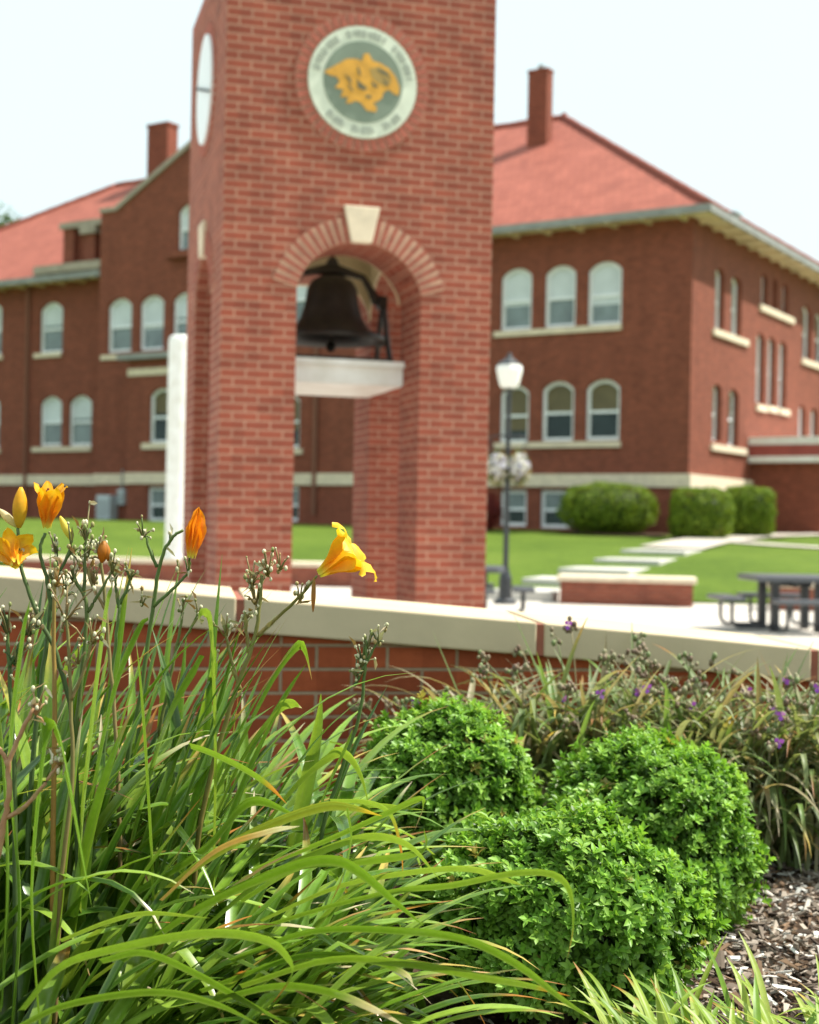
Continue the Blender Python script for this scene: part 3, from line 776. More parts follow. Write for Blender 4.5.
for sx in (-1, 1):
    mb = MB()
    for sy in (-1, 1): mb.tube([(sx * .47, sy * .02, zax), (sx * .47, sy * .16, zax * .4), (sx * .48, sy * .23, .07)], .024, 8)
    mb.tube([(sx * .47, -.17, zax * .38), (sx * .47, .17, zax * .38)], .02, 8)
    mb.box((sx * .47 - .05, -.06, zax - .05), (sx * .47 + .025 * 1, .06, zax + .06))
    mb.build('stand', M['iron'], bell)

# ------------------------------------------------------------------ planter wall in front of the plaza
WY = R(9)
w0 = P(390, 600, 3.98); wd = Vector((math.cos(WY), math.sin(WY), 0)); wn = Vector((-math.sin(WY), math.cos(WY), 0))
def WH(px, py): return hit(px, py, w0, wn)
pw = empty('planter_wall', (w0.x, w0.y, .5), WY)
tag(pw, 'low red brick garden wall with sloping pale cast stone cap behind the flowers', 'wall')
def to_w(p): d = Vector(p) - Vector((w0.x, w0.y, .5)); return Vector((d.dot(wd), d.dot(wn), d.z))
ctrl = [to_w(WH(px, py)) for px, py in ((0, 575), (120, 586.5), (240, 597.5), (390, 609.5), (540, 622.5), (680, 635.5), (819, 649.5))]
def cap_z(x):
    if x <= ctrl[0].x: return ctrl[0].z + (ctrl[0].x - x) * .05
    for a, b in zip(ctrl, ctrl[1:]):
        if x <= b.x: return a.z + (b.z - a.z) * (x - a.x) / (b.x - a.x)
    return max(.25, ctrl[-1].z - (x - ctrl[-1].x) * .09)
cut_px = [to_w(WH(px, 620)).x for px in (240, 541, 816)]
L1 = cut_px[1] - cut_px[0]
edges = [cut_px[0] - L1 * k for k in range(5, 0, -1)] + cut_px + [cut_px[2] + L1 * k for k in range(1, 6)]
CT, CD = .098, .46
mb = MB()
def bodybox(xa, xb):
    za, zb_ = cap_z(xa) - CT - .001, cap_z(xb) - CT - .001
    y0, y1 = .03, CD - .03
    pts = [(xa, y0, -.6), (xb, y0, -.6), (xb, y1, -.6), (xa, y1, -.6), (xa, y0, za), (xb, y0, zb_), (xb, y1, zb_), (xa, y1, za)]
    i = [mb.vert(p) for p in pts]
    return i
nseg = 80; xa, xb = edges[0], edges[-1]; prev = None
for k in range(nseg + 1):
    x = xa + (xb - xa) * k / nseg; z = cap_z(x) - CT - .001
    cur = [mb.vert(p) for p in ((x, .03, -.6), (x, .03, z), (x, CD - .03, z), (x, CD - .03, -.6))]
    if prev:
        for j in range(3): mb.face((prev[j], cur[j], cur[j + 1], prev[j + 1]))
    else: mb.face(cur)
    prev = cur
mb.face(prev[::-1])
mb.build('brick_face', M['wall_brick'], pw, uv=True)
jb = MB()
for a, b in zip(edges, edges[1:]):
    g = .011; mb = MB(); n = 6; prev = None; a2, b2 = a + g, b - g
    for k in range(n + 1):
        x = a2 + (b2 - a2) * k / n; z = cap_z(x)
        cur = [mb.vert(p) for p in ((x, 0, z - CT), (x, 0, z), (x, CD, z + .006), (x, CD, z - CT))]
        if prev:
            for j in range(4): mb.face((prev[j], cur[j], cur[(j + 1) % 4], prev[(j + 1) % 4]))
        else: mb.face(cur)
        prev = cur
    mb.face(prev[::-1])
    mb.build('capstone', M['cap_stone'], pw, bevel=.006)
    z = cap_z(b); jb.box((b - g - .001, .006, z - CT + .002), (b + g + .001, CD - .006, z - .006))
jb.build('cap_joints', M['joint'], pw)

# planting bed soil
BZ = .5
def wall_y(x): return w0.y + (x - w0.x) * math.tan(WY) + .06
mb = MB(); nx, ny = 60, 36; g_ = []
for i in range(nx + 1):
    x = -5 + 10 * i / nx; col = []
    for j in range(ny + 1):
        y = -3 + (wall_y(x) + 3) * j / ny
        z = BZ + .025 * noise.noise(Vector((x * 2.2, y * 2.2, 3))) + .012 * noise.noise(Vector((x * 9, y * 9, 1)))
        col.append(mb.vert((x, y, z)))
    g_.append(col)
for i in range(nx):
    for j in range(ny): mb.face((g_[i][j], g_[i + 1][j], g_[i + 1][j + 1], g_[i][j + 1]))
mb.build('planting_bed', M['soil'], kind='structure', smooth=True)

# bark mulch
mb = MB(); tones = [(.17, .13, .10), (.26, .205, .165), (.37, .31, .26), (.50, .45, .40), (.70, .68, .64), (.06, .042, .032), (.19, .12, .075)]
for k in range(14000):
    if k < 10500: x = rnd.uniform(.35, 1.7); y = rnd.uniform(2.3, 4.1)
    else: x = rnd.uniform(-1.6, 1.2); y = rnd.uniform(1.5, 4.0)
    if y > wall_y(x) - .06: continue
    z = BZ + .025 * noise.noise(Vector((x * 2.2, y * 2.2, 3))) + rnd.uniform(.0, .022)
    l, w_, t = rnd.uniform(.006, .036) * (1.9 if rnd.random() < .06 else 1), rnd.uniform(.002, .010), rnd.uniform(.0015, .005)
    T = Matrix.Translation((x, y, z)) @ Matrix.Rotation(rnd.uniform(0, 6.3), 4, 'Z') @ Matrix.Rotation(rnd.gauss(0, .35), 4, 'Y') @ Matrix.Rotation(rnd.gauss(0, .4), 4, 'X')
    c = rnd.choices(tones, (3, 4, 4, 3, 1.6, 3, 3))[0]; f = rnd.uniform(.75, 1.25); mb.col = tuple(q * f for q in c)
    i0 = len(mb.v); mb.box((-l / 2, -w_ / 2, 0), (l / 2, w_ / 2, t), T)
    for q in (1, 2): # splintered ends
        p = Vector(mb.v[i0 + q]); mb.v[i0 + q] = tuple(p + Vector((rnd.uniform(-.4, .4) * l, rnd.uniform(-.5, .5) * w_, 0)))
mb.build('mulch', M['chips'], kind='stuff')

# ------------------------------------------------------------------ strap leaves
def mixl(a, b, t): return tuple(x + (y - x) * t for x, y in zip(a, b))
def blade(mb, pts, width, col, tip=None, tipfrac=0.0, side=None, fold=.28, base_pale=True, taper=.62, blunt=0.0):
    pts = [Vector(p) for p in pts]; n = len(pts); prev = None
    FS = (-1, -.66, -.33, 0, .33, .66, 1); vein = [rnd.uniform(.85, 1.15) for _ in FS]; width = width * 1.26
    if side is None:
        h = pts[-1] - pts[0]; h.z = 0
        side = Vector((-h.y, h.x, 0)) if h.length > .02 else Vector((1, .2, 0))
    side = side.normalized()
    for k in range(n):
        s = k / (n - 1); t = (pts[min(k + 1, n - 1)] - pts[max(k - 1, 0)]).normalized()
        sd = (side - t * side.dot(t)); sd = sd.normalized() if sd.length > .05 else side
        nr = sd.cross(t).normalized()
        if s < taper: w_ = width * (.72 + .28 * min(1, s / .35))
        else: w_ = width * max(blunt, (1 - ((s - taper) / (1 - taper)) ** 1.7))
        w_ = max(w_, width * .03) / 2
        c = col
        if base_pale and s < .25: c = mixl(mixl(col, (.25, .32, .10), .45), col, s / .25)
        mid = mixl(c, (.20, .34, .08), .22)
        if tip and s > 1 - tipfrac: q = min(1, (s - 1 + tipfrac) / (tipfrac * .5)); c = mixl(c, tip, q); mid = mixl(mid, mixl(tip, (.5, .4, .2), .2), q)
        cur = []
        for q, f in enumerate(FS):
            cc = mid if q == 3 else tuple(min(1, x * vein[q]) for x in c)
            if abs(f) == 1 and not (tip and s > 1 - tipfrac): cc = mixl(cc, (.34, .44, .14), .3)
            cur.append(mb.vert(pts[k] + sd * w_ * f - nr * fold * w_ * abs(f) ** 1.5, cc))
        if prev:
            for j in range(6): mb.face((prev[j], prev[j + 1], cur[j + 1], cur[j]))
        prev = cur
def arch_pts(base, az, lean, bend, L_, n=16, power=1.5, kink=None, wob=.03, rn=rnd):
    if math.sin(az) < -.45 and base[1] < 2.9: az = -az
    p = Vector(base); pts = [p.copy()]; th = lean
    a = az; da = rn.gauss(0, wob)
    for k in range(1, n + 1):
        s = k / n
        th = lean + bend * s ** power
        if kink and s > kink[0]: th = th + kink[1]
        a += da
        d = Vector((math.sin(th) * math.cos(a), math.sin(th) * math.sin(a), math.cos(th)))
        p = p + d * L_ / n
        if p.z < BZ + .012: p.z = BZ + .012 + .01 * rn.random()
        pts.append(p.copy())
    return pts
def smooth_path(pts, n=18):
    """Catmull-Rom through control points"""
    pts = [Vector(p) for p in pts]; q = [pts[0] * 2 - pts[1]] + pts + [pts[-1] * 2 - pts[-2]]; out = []
    m = len(pts) - 1
    for k in range(n + 1):
        f = m * k / n; i = min(int(f), m - 1); t = f - i
        a, b, c, d = q[i:i + 4]
        out.append(.5 * ((2 * b) + (c - a) * t + (2 * a - 5 * b + 4 * c - d) * t * t + (3 * b - 3 * c + d - a) * t ** 3))
    return out
GREENS = [(.085, .185, .014), (.125, .245, .018), (.175, .305, .028), (.048, .115, .012), (.24, .37, .045)]
DRY = [(.42, .17, .04), (.50, .30, .12), (.62, .52, .36), (.30, .12, .035), (.58, .42, .10)]
def rand_green(): c = rnd.choice(GREENS); f = rnd.uniform(.8, 1.2); return tuple(x * f for x in c)

def px_leaf(mb, pix, width, col, tip=None, tf=0.0, n=20, side=Vector((.15, -.75, .65)), fold=.25, blunt=0.0, taper=.62):
    pts = smooth_path([P(*q) for q in pix], n)
    blade(mb, pts, width * 1.02, col, tip, tf, side=side, fold=fold, base_pale=False, blunt=blunt, taper=taper)

# -------------------------------------------------------- daylily flower pieces
YEL, ORG, DEEP = (.90, .50, .02), (.90, .30, .01), (.78, .17, .008)
def tepals(mb, base, axis, open_, size, wide=(.050, .036), curl=1.0, rn=rnd, spin=0.0, cin=YEL, cmid=ORG):
    axis = Vector(axis).normalized(); a = axis.cross(Vector((.2, .3, .9))).normalized(); b = axis.cross(a).normalized()
    for k in range(6):
        ang = spin + k * math.pi / 3 + rn.gauss(0, .07); inner = k % 2 == 0
        W_ = wide[0] if inner else wide[1]; op = open_ * rn.uniform(.88, 1.12); lenf = size * rn.uniform(.94, 1.06)
        rd = a * math.cos(ang) + b * math.sin(ang); td = axis.cross(rd)
        n = 12; p = Vector(base); th = R(4); prev = None; ph = rn.uniform(0, 6)
        for i in range(n + 1):
            s = i / n
            th = R(5) + op * (max(0, s - .22) / .78) ** 1.15 * R(78) + (curl * op * R(75) * max(0, s - .7) / .3 if open_ > .3 else 0)
            if open_ <= .3: th = R(9) * (1 - s * 2.1)
            d = axis * math.cos(th) + rd * math.sin(th); p = p + d * lenf / n
            nrm = rd * math.cos(th) - axis * math.sin(th)
            w_ = W_ * size / .1 * (math.sin(math.pi * min(1, (s * .86 + .10))) ** .75) * (.22 + .78 * min(1, s / .55))
            if s > .97: w_ *= .45
            off = (rd * (.004 if inner else .006)); cur = []
            for j, f in enumerate((-1, -.5, 0, .5, 1)):
                ruff = .0035 * math.sin(s * 17 + ph + f * 2) * abs(f) * s * (size / .1)
                cup = -.22 * w_ * abs(f) ** 2 * (1 - .9 * s if open_ > .3 else 1.2)
                col = mixl(cmid, cin, min(1, s * 1.0 + .25 * abs(f)))
                if abs(f) < .2: col = mixl(col, (.95, .62, .06), .35)
                if s < .2: col = mixl((.62, .62, .08), col, s / .2)
                cur.append(mb.vert(p + off * (1 - s) + td * w_ * .5 * f - nrm * (-cup) * -1 + nrm * ruff, col))
            if prev:
                for j in range(4): mb.face((prev[j], prev[j + 1], cur[j + 1], cur[j]))
            prev = cur
def stamens(mb, base, axis, size, rn=rnd):
    axis = Vector(axis).normalized(); a = axis.cross(Vector((.2, .3, .9))).normalized(); b = axis.cross(a).normalized()
    for k in range(7):
        ang = k * .9; rd = a * math.cos(ang) + b * math.sin(ang)
        pts = [Vector(base) + axis * size * (.2 + .8 * s) + rd * (.004 + .014 * s * s) for s in (0, .3, .6, .85)]
        mb.tube(pts, .0009, 5, col=(.9, .55, .08)); mb.ball(pts[-1], .0022, (.25, .10, .03), 5)
def bud(mb, base, tip, r, c0, c1, n=9, seg=8):
    base, tip = Vector(base), Vector(tip)
    pts = [base.lerp(tip, k / n) for k in range(n + 1)]
    rad_ = [max(.0006, r * math.sin(math.pi * (.06 + .9 * (k / n))) ** .8) for k in range(n + 1)]
    mb.tube(pts, rad_, seg, cols=[mixl(c0, c1, min(1, k / n * 1.6)) for k in range(n + 1)])
STG, STB = (.10, .19, .035), (.34, .16, .06)
def stalk(parent, chains, beads, col=STG, r0=.0045, seed=1, bead_col=(.46, .48, .24), dead=False):
    """chains: lists of (px, py, Y) ; the first is carried down to the soil"""
    rn = random.Random(seed); mb = MB()
    for ci, ch in enumerate(chains):
        pts = [P(*q) for q in ch]
        if ci == 0:
            d = pts[0] - pts[1]; foot = Vector((pts[0].x + d.x * .6, pts[0].y + .01, BZ - .01)); pts = [foot] + pts
        pts = smooth_path(pts, 5 * len(pts)); n = len(pts)
        pts = [p + Vector((rn.gauss(0, .0005), rn.gauss(0, .0005), 0)) for p in pts]
        ra = r0 if ci == 0 else r0 * .7; rr = [ra * (1 - .45 * k / n) for k in range(n)]
        mb.tube(pts, rr, 7, cols=[mixl(col, mixl(col, (.16, .24, .06), .5), k / n) if not dead else mixl(col, (.5, .33, .18), rn.random() * .6) for k in range(n)])
        for k in range(2, n - 1, 6):           # bract scales
            d = (pts[k + 1] - pts[k]).normalized(); s_ = Vector((rn.gauss(0, 1), rn.gauss(0, 1), .2)).normalized()
            if rn.random() < .6 and ci: blade(mb, [pts[k], pts[k] + d * .012 + s_ * .004, pts[k] + d * .024 + s_ * .01], .006, mixl(col, (.4, .32, .15), .5), side=d.cross(s_), base_pale=False)
    st = mb.build('flower_stalk', M['stem'], parent, smooth=True)
    if beads:
        mb = MB()
        for px, py, Y, cnt, spread in beads:
            c = P(px, py, Y)
            for k in range(cnt):
                q = c + Vector((rn.gauss(0, spread * .5), rn.gauss(0, spread * .4), rn.gauss(0, spread * .9)))
                rr = rn.uniform(.0017, .0035); tone = rn.random()
                cl = mixl(bead_col, (.72, .66, .48), tone) if tone > .35 else mixl((.20, .28, .08), (.46, .30, .14), rn.random())
                mb.tube([c + (q - c) * .1 - Vector((0, 0, spread * .9)), c.lerp(q, .6) - Vector((0, 0, spread * .2)), q], [.0016, .0014, .0012], 5, col=mixl(col, (.4, .3, .15), rn.random() * .6))
                mb.ball(q, rr, cl, 6, rn.uniform(1.0, 1.7))
                if rn.random() < .35:          # withered papery scraps
                    d = Vector((rn.gauss(0, .5), rn.gauss(0, .4), rn.uniform(-1, .6))).normalized()
                    blade(mb, [q, q + d * .010 + Vector((.002, 0, 0)), q + d * .022], .006, rn.choice([(.55, .42, .28), (.33, .18, .08), (.62, .55, .42)]), side=Vector((.6, -.6, .3)), base_pale=False)
        mb.build('spent_buds', M['stem'], st, smooth=True)
    return st
def flower(parent, px, py, Y, axis, open_, size, stam=True, seed=1, **k):
    rn = random.Random(seed); mb = MB(); b = P(px, py, Y); tepals(mb, b, axis, open_, size, rn=rn, **k)
    o = mb.build('flower', M['petal'], parent, smooth=True)
    if stam: mb = MB(); stamens(mb, b, axis, size, rn); mb.build('stamens', M['petal'], o, smooth=True)
    return o

def lily(label, loc):
    o = empty('daylily_plant', loc); tag(o, label, 'daylily', 'daylily clumps in the bed'); return o
def off(parent):   # meshes are built in world coordinates, then re-based on their thing
    bpy.context.view_layer.update()
    for ch in parent.children:
        ch.matrix_parent_inverse = Matrix.Translation(-Vector(parent.location))

# clump A: left edge, tall, flowering
lA = lily('tall daylily clump at the left edge with orange flowers, buds and brown spent stalks', (-.72, 2.3, BZ))
mb = MB()
for k in range(270):
    bx_ = rnd.gauss(-.70, .10); by_ = rnd.gauss(2.32, .13)
    az = rnd.gauss(.05, 1.5) if rnd.random() < .7 else rnd.uniform(0, 6.28)
    ln = abs(rnd.gauss(.14, .10)); bend = abs(rnd.gauss(1.0, .55)); L_ = rnd.uniform(.42, .74)
    kink = (rnd.uniform(.55, .8), rnd.uniform(.5, 1.1)) if rnd.random() < .18 else None
    tipc = rnd.choice(DRY) if rnd.random() < .6 else None
    blade(mb, arch_pts((bx_, by_, BZ), az, ln, bend, L_, 16, rnd.uniform(1.4, 2.6), kink), rnd.uniform(.016, .028), rand_green(), tipc, rnd.uniform(.06, .25))
for k in range(85):   # upright blades filling the left edge
    bx_ = rnd.uniform(-1.0, -.35); by_ = rnd.uniform(2.2, 2.75)
    blade(mb, arch_pts((bx_, by_, BZ), rnd.gauss(.1, .6), abs(rnd.gauss(.12, .09)), abs(rnd.gauss(.55, .4)), rnd.uniform(.58, .86), 16, rnd.uniform(1.6, 3)), rnd.uniform(.013, .021), rand_green(), rnd.choice(DRY) if rnd.random() < .4 else None, rnd.uniform(.04, .15))
G = GREENS
px_leaf(mb, [(40, 1040, 2.0), (30, 900, 2.0), (38, 780, 1.98), (46, 728, 1.97), (58, 728, 1.96), (72, 790, 1.94), (84, 860, 1.93), (92, 908, 1.92)], .026, G[1])
px_leaf(mb, [(152, 1030, 2.1), (152, 900, 2.1), (146, 780, 2.1), (140, 690, 2.1), (136, 640, 2.1)], .021, G[2], (.55, .5, .35), .06)
px_leaf(mb, [(60, 1000, 2.25), (90, 800, 2.25), (112, 690, 2.25), (136, 630, 2.25), (148, 618, 2.26)], .026, G[1], blunt=.3)
px_leaf(mb, [(95, 1000, 2.3), (130, 840, 2.3), (165, 720, 2.3), (200, 655, 2.3)], .028, G[2], blunt=.75, taper=.9)
px_leaf(mb, [(85, 1030, 2.2), (78, 860, 2.2), (90, 720, 2.2), (104, 610, 2.2), (112, 585, 2.2)], .030, G[4])
px_leaf(mb, [(10, 1040, 2.0), (18, 900, 2.0), (8, 760, 2.0), (20, 640, 2.0), (30, 600, 2.0)], .026, G[1])
px_leaf(mb, [(0, 1010, 2.05), (6, 880, 2.05), (0, 740, 2.05), (-12, 650, 2.05)], .025, G[0])
mb.build('foliage', M['lily_leaf'], lA, smooth=True)
stalk(lA, [[(75, 760, 2.2), (58, 660, 2.2), (40, 620, 2.2), (28, 590, 2.2), (19, 560, 2.2), (18, 528, 2.2)]], [(20, 545, 2.2, 6, .012), (38, 618, 2.2, 7, .016)], (.05, .085, .025), seed=11)
stalk(lA, [[(30, 800, 2.22), (40, 690, 2.22), (50, 615, 2.22), (47, 580, 2.22), (40, 552, 2.22), (45, 533, 2.22)], [(50, 612, 2.22), (56, 580, 2.22), (57, 545, 2.22)], [(49, 590, 2.22), (66, 560, 2.22), (72, 540, 2.22)]],
      [(56, 545, 2.22, 9, .016), (54, 575, 2.22, 10, .018), (72, 545, 2.22, 8, .014), (66, 585, 2.22, 8, .018)], (.055, .10, .03), seed=12)
stalk(lA, [[(54, 760, 2.18), (54, 660, 2.18), (54, 580, 2.18)]], [(56, 575, 2.18, 9, .018)], (.40, .19, .05), .0048, seed=13)
stalk(lA, [[(72, 800, 2.24), (80, 690, 2.24), (87, 610, 2.24), (76, 582, 2.24), (72, 570, 2.24)], [(88, 612, 2.24), (100, 592, 2.24), (112, 572, 2.24)], [(84, 600, 2.24), (85, 560, 2.24), (87, 528, 2.24)]],
      [(86, 530, 2.24, 12, .018), (88, 548, 2.24, 9, .016), (74, 572, 2.24, 10, .016), (98, 545, 2.24, 8, .012), (112, 566, 2.24, 7, .014)], (.10, .13, .04), seed=14)
stalk(lA, [[(100, 800, 2.4), (112, 680, 2.4), (120, 600, 2.4)], [(119, 608, 2.4), (116, 590, 2.4), (115, 574, 2.4)], [(120, 604, 2.4), (128, 586, 2.4), (133, 570, 2.4)]], [(116, 572, 2.4, 7, .014), (130, 572, 2.4, 7, .014)], (.09, .16, .04), seed=15)
stalk(lA, [[(15, 840, 2.1), (12, 720, 2.1), (8, 650, 2.1), (6, 615, 2.1)], [(9, 668, 2.1), (22, 640, 2.1), (32, 622, 2.1)]], [(8, 622, 2.1, 12, .02), (28, 625, 2.1, 9, .018), (16, 655, 2.1, 8, .018)], (.05, .09, .025), seed=16)
stalk(lA, [[(-6, 900, 1.95), (2, 835, 1.95), (9, 795, 1.95), (9, 765, 1.95), (20, 735, 1.95), (34, 708, 1.95)], [(6, 818, 1.95), (26, 806, 1.95), (46, 782, 1.95), (60, 762, 1.95)], [(9, 768, 1.95), (2, 752, 1.95), (-5, 745, 1.95)]],
      [(36, 704, 1.95, 10, .016), (61, 756, 1.95, 10, .013)], (.42, .21, .10), .0052, seed=17, dead=True)
stalk(lA, [[(120, 860, 2.34), (116, 740, 2.34), (108, 640, 2.34), (104, 585, 2.34), (100, 552, 2.34)], [(106, 610, 2.34), (92, 585, 2.34), (84, 560, 2.34)]], [(100, 548, 2.34, 12, .018), (84, 556, 2.34, 9, .014), (94, 575, 2.34, 9, .018)], (.30, .20, .09), .0042, seed=41)
stalk(lA, [[(60, 900, 2.12), (72, 780, 2.12), (70, 680, 2.12), (66, 610, 2.12)], [(71, 700, 2.12), (84, 670, 2.12), (92, 640, 2.12)]], [(66, 606, 2.12, 14, .022), (92, 634, 2.12, 9, .016), (78, 655, 2.12, 7, .016)], (.26, .17, .07), .0042, seed=42)
flower(lA, 46, 532, 2.22, (.10, -.12, .98), .40, .076, seed=3, spin=.3, curl=.5, cmid=DEEP, cin=(.92, .40, .012))
flower(lA, 16, 568, 2.16, (-.30, .70, .45), .85, .078, seed=4, spin=.9, curl=.7, cin=(.92, .46, .015))
mb = MB(); bud(mb, P(19, 528, 2.2), P(21, 487, 2.2), .0125, (.50, .42, .04), (.80, .42, .02)); mb.build('flower_bud', M['petal'], lA, smooth=True)
mb = MB(); bud(mb, P(17, 527, 2.21), P(-1, 509, 2.21), .0065, (.60, .62, .35), (.80, .66, .40)); mb.build('flower_bud', M['petal'], lA, smooth=True)
mb = MB(); bud(mb, P(72, 541, 2.22), P(60, 516, 2.22), .0062, (.58, .62, .12), (.75, .62, .10)); mb.build('flower_bud', M['petal'], lA, smooth=True)
mb = MB(); bud(mb, P(104, 541, 2.24), P(102, 563, 2.24), .0095, (.45, .20, .03), (.62, .20, .015)); bud(mb, P(106, 543, 2.24), P(108, 561, 2.24), .006, (.40, .16, .03), (.55, .22, .03)); mb.build('wilted_flower', M['petal'], lA, smooth=True)
off(lA)

# clump B: in front of the wall, one trumpet flower
lB = lily('daylily clump in front of the brick wall carrying one open yellow trumpet flower', (-.42, 2.62, BZ))
mb = MB()
for k in range(270):
    bx_ = rnd.gauss(-.42, .15); by_ = rnd.gauss(2.62, .12)
    az = rnd.gauss(.1, 1.3); ln = abs(rnd.gauss(.32, .18)); bend = abs(rnd.gauss(1.25, .5)); L_ = rnd.uniform(.40, .68)
    kink = (rnd.uniform(.6, .8), rnd.uniform(.6, 1.2)) if rnd.random() < .15 else None
    tipc = rnd.choice(DRY) if rnd.random() < .6 else None
    blade(mb, arch_pts((bx_, by_, BZ), az, ln, bend, L_, 16, rnd.uniform(1.3, 2.2), kink), rnd.uniform(.016, .026), rand_green(), tipc, rnd.uniform(.06, .25))
px_leaf(mb, [(180, 860, 2.5), (230, 760, 2.5), (270, 680, 2.5), (296, 645, 2.5), (306, 650, 2.5), (312, 680, 2.5)], .024, G[2], (.45, .3, .12), .12)
px_leaf(mb, [(190, 880, 2.52), (240, 770, 2.52), (280, 700, 2.52), (306, 664, 2.52)], .018, G[1])
px_leaf(mb, [(200, 850, 2.5), (240, 760, 2.5), (275, 712, 2.5), (292, 702, 2.48), (302, 708, 2.46)], .02, G[4], (.6, .55, .35), .1)
px_leaf(mb, [(212, 900, 2.3), (214, 760, 2.3), (211, 660, 2.3), (208, 622, 2.3), (203, 614, 2.3), (198, 622, 2.3)], .026, G[4], (.65, .6, .4), .12)
px_leaf(mb, [(305, 850, 2.35), (325, 790, 2.35), (345, 745, 2.35), (352, 730, 2.35)], .022, G[2], blunt=.3)
px_leaf(mb, [(240, 860, 2.4), (290, 790, 2.4), (330, 755, 2.4), (348, 754, 2.38), (362, 775, 2.36), (370, 810, 2.35)], .022, G[4])
px_leaf(mb, [(370, 812, 2.5), (360, 805, 2.5), (385, 805, 2.5), (425, 810, 2.5)], .014, G[4])
mb.build('foliage', M['lily_leaf'], lB, smooth=True)
stalk(lB, [[(196, 860, 2.32), (212, 770, 2.32), (236, 690, 2.32), (254, 640, 2.32), (260, 600, 2.32), (262, 575, 2.32)], [(257, 636, 2.32), (280, 615, 2.32), (300, 596, 2.3), (317, 576, 2.28)], [(240, 690, 2.32), (230, 655, 2.32), (224, 625, 2.32)], [(250, 655, 2.32), (246, 630, 2.32), (245, 612, 2.32)]],
      [(256, 592, 2.32, 16, .022), (268, 566, 2.32, 14, .018), (252, 575, 2.32, 12, .018), (226, 628, 2.32, 10, .016), (246, 612, 2.32, 7, .012), (300, 592, 2.3, 8, .014), (280, 563, 2.32, 8, .012)], (.23, .17, .05), .005, seed=21)
stalk(lB, [[(320, 850, 2.4), (338, 780, 2.4), (358, 720, 2.4), (365, 670, 2.4), (366, 640, 2.4)], [(354, 686, 2.4), (366, 664, 2.4), (378, 640, 2.4)]], [(362, 655, 2.4, 16, .022), (368, 640, 2.4, 8, .014), (378, 636, 2.4, 7, .012), (356, 668, 2.4, 8, .014), (385, 628, 2.4, 4, .008)], (.06, .11, .03), .0042, seed=22)
stalk(lB, [[(125, 790, 2.4), (140, 700, 2.4), (150, 630, 2.4), (157, 580, 2.4), (163, 555, 2.4), (172, 538, 2.4), (183, 530, 2.4)], [(153, 607, 2.4), (174, 588, 2.4), (188, 572, 2.4), (190, 556, 2.38)], [(157, 567, 2.4), (149, 548, 2.4), (146, 537, 2.4)]],
      [(143, 530, 2.4, 9, .012), (170, 538, 2.4, 4, .008), (188, 568, 2.4, 5, .008), (142, 600, 2.4, 7, .012), (178, 565, 2.4, 3, .008)], (.09, .15, .035), seed=23)
stalk(lB, [[(158, 760, 2.55), (168, 690, 2.55), (178, 640, 2.55), (183, 612, 2.55)], [(176, 650, 2.55), (190, 630, 2.55), (198, 612, 2.55)]], [(182, 606, 2.55, 8, .014), (198, 608, 2.55, 6, .012)], (.15, .17, .05), .004, seed=24)
flower(lB, 314, 577, 2.28, (.80, -.05, .52), .95, .114, seed=6, spin=.25, curl=.85, stam=False)
flower(lB, 190, 562, 2.38, (.14, 0, .98), .14, .083, seed=8, spin=.5, cmid=DEEP, cin=ORG, stam=False, wide=(.036, .026))
mb = MB(); bud(mb, P(314, 577, 2.28), P(313, 612, 2.28), .004, (.35, .22, .05), (.45, .20, .05)); mb.build('wilted_flower', M['petal'], lB, smooth=True)
off(lB)

# clump C: long leaves spilling right across the lower foreground
lC = lily('daylily clump in the lower foreground whose long brown tipped leaves arch to the right', (-.28, 2.02, BZ))
mb = MB()
for k in range(270):
    bx_ = min(-.14, rnd.gauss(-.38, .16)); by_ = rnd.gauss(2.12, .12)
    az = rnd.gauss(-.05, .8); ln = abs(rnd.gauss(.55, .25)); bend = abs(rnd.gauss(1.15, .35)); L_ = rnd.uniform(.34, .60)
    ln = max(ln, .32)
    if by_ < 2.0 and abs(az) > .9: az *= .3
    kink = (rnd.uniform(.6, .85), rnd.uniform(.5, 1.0)) if rnd.random() < .2 else None
    tipc = rnd.choice(DRY) if rnd.random() < .7 else None
    blade(mb, arch_pts((bx_, by_, BZ), az, ln, bend, L_, 16, rnd.uniform(1.0, 1.7), kink), rnd.uniform(.014, .025), rand_green(), tipc, rnd.uniform(.08, .3))
OR_, WH_ = (.55, .22, .04), (.70, .62, .48)
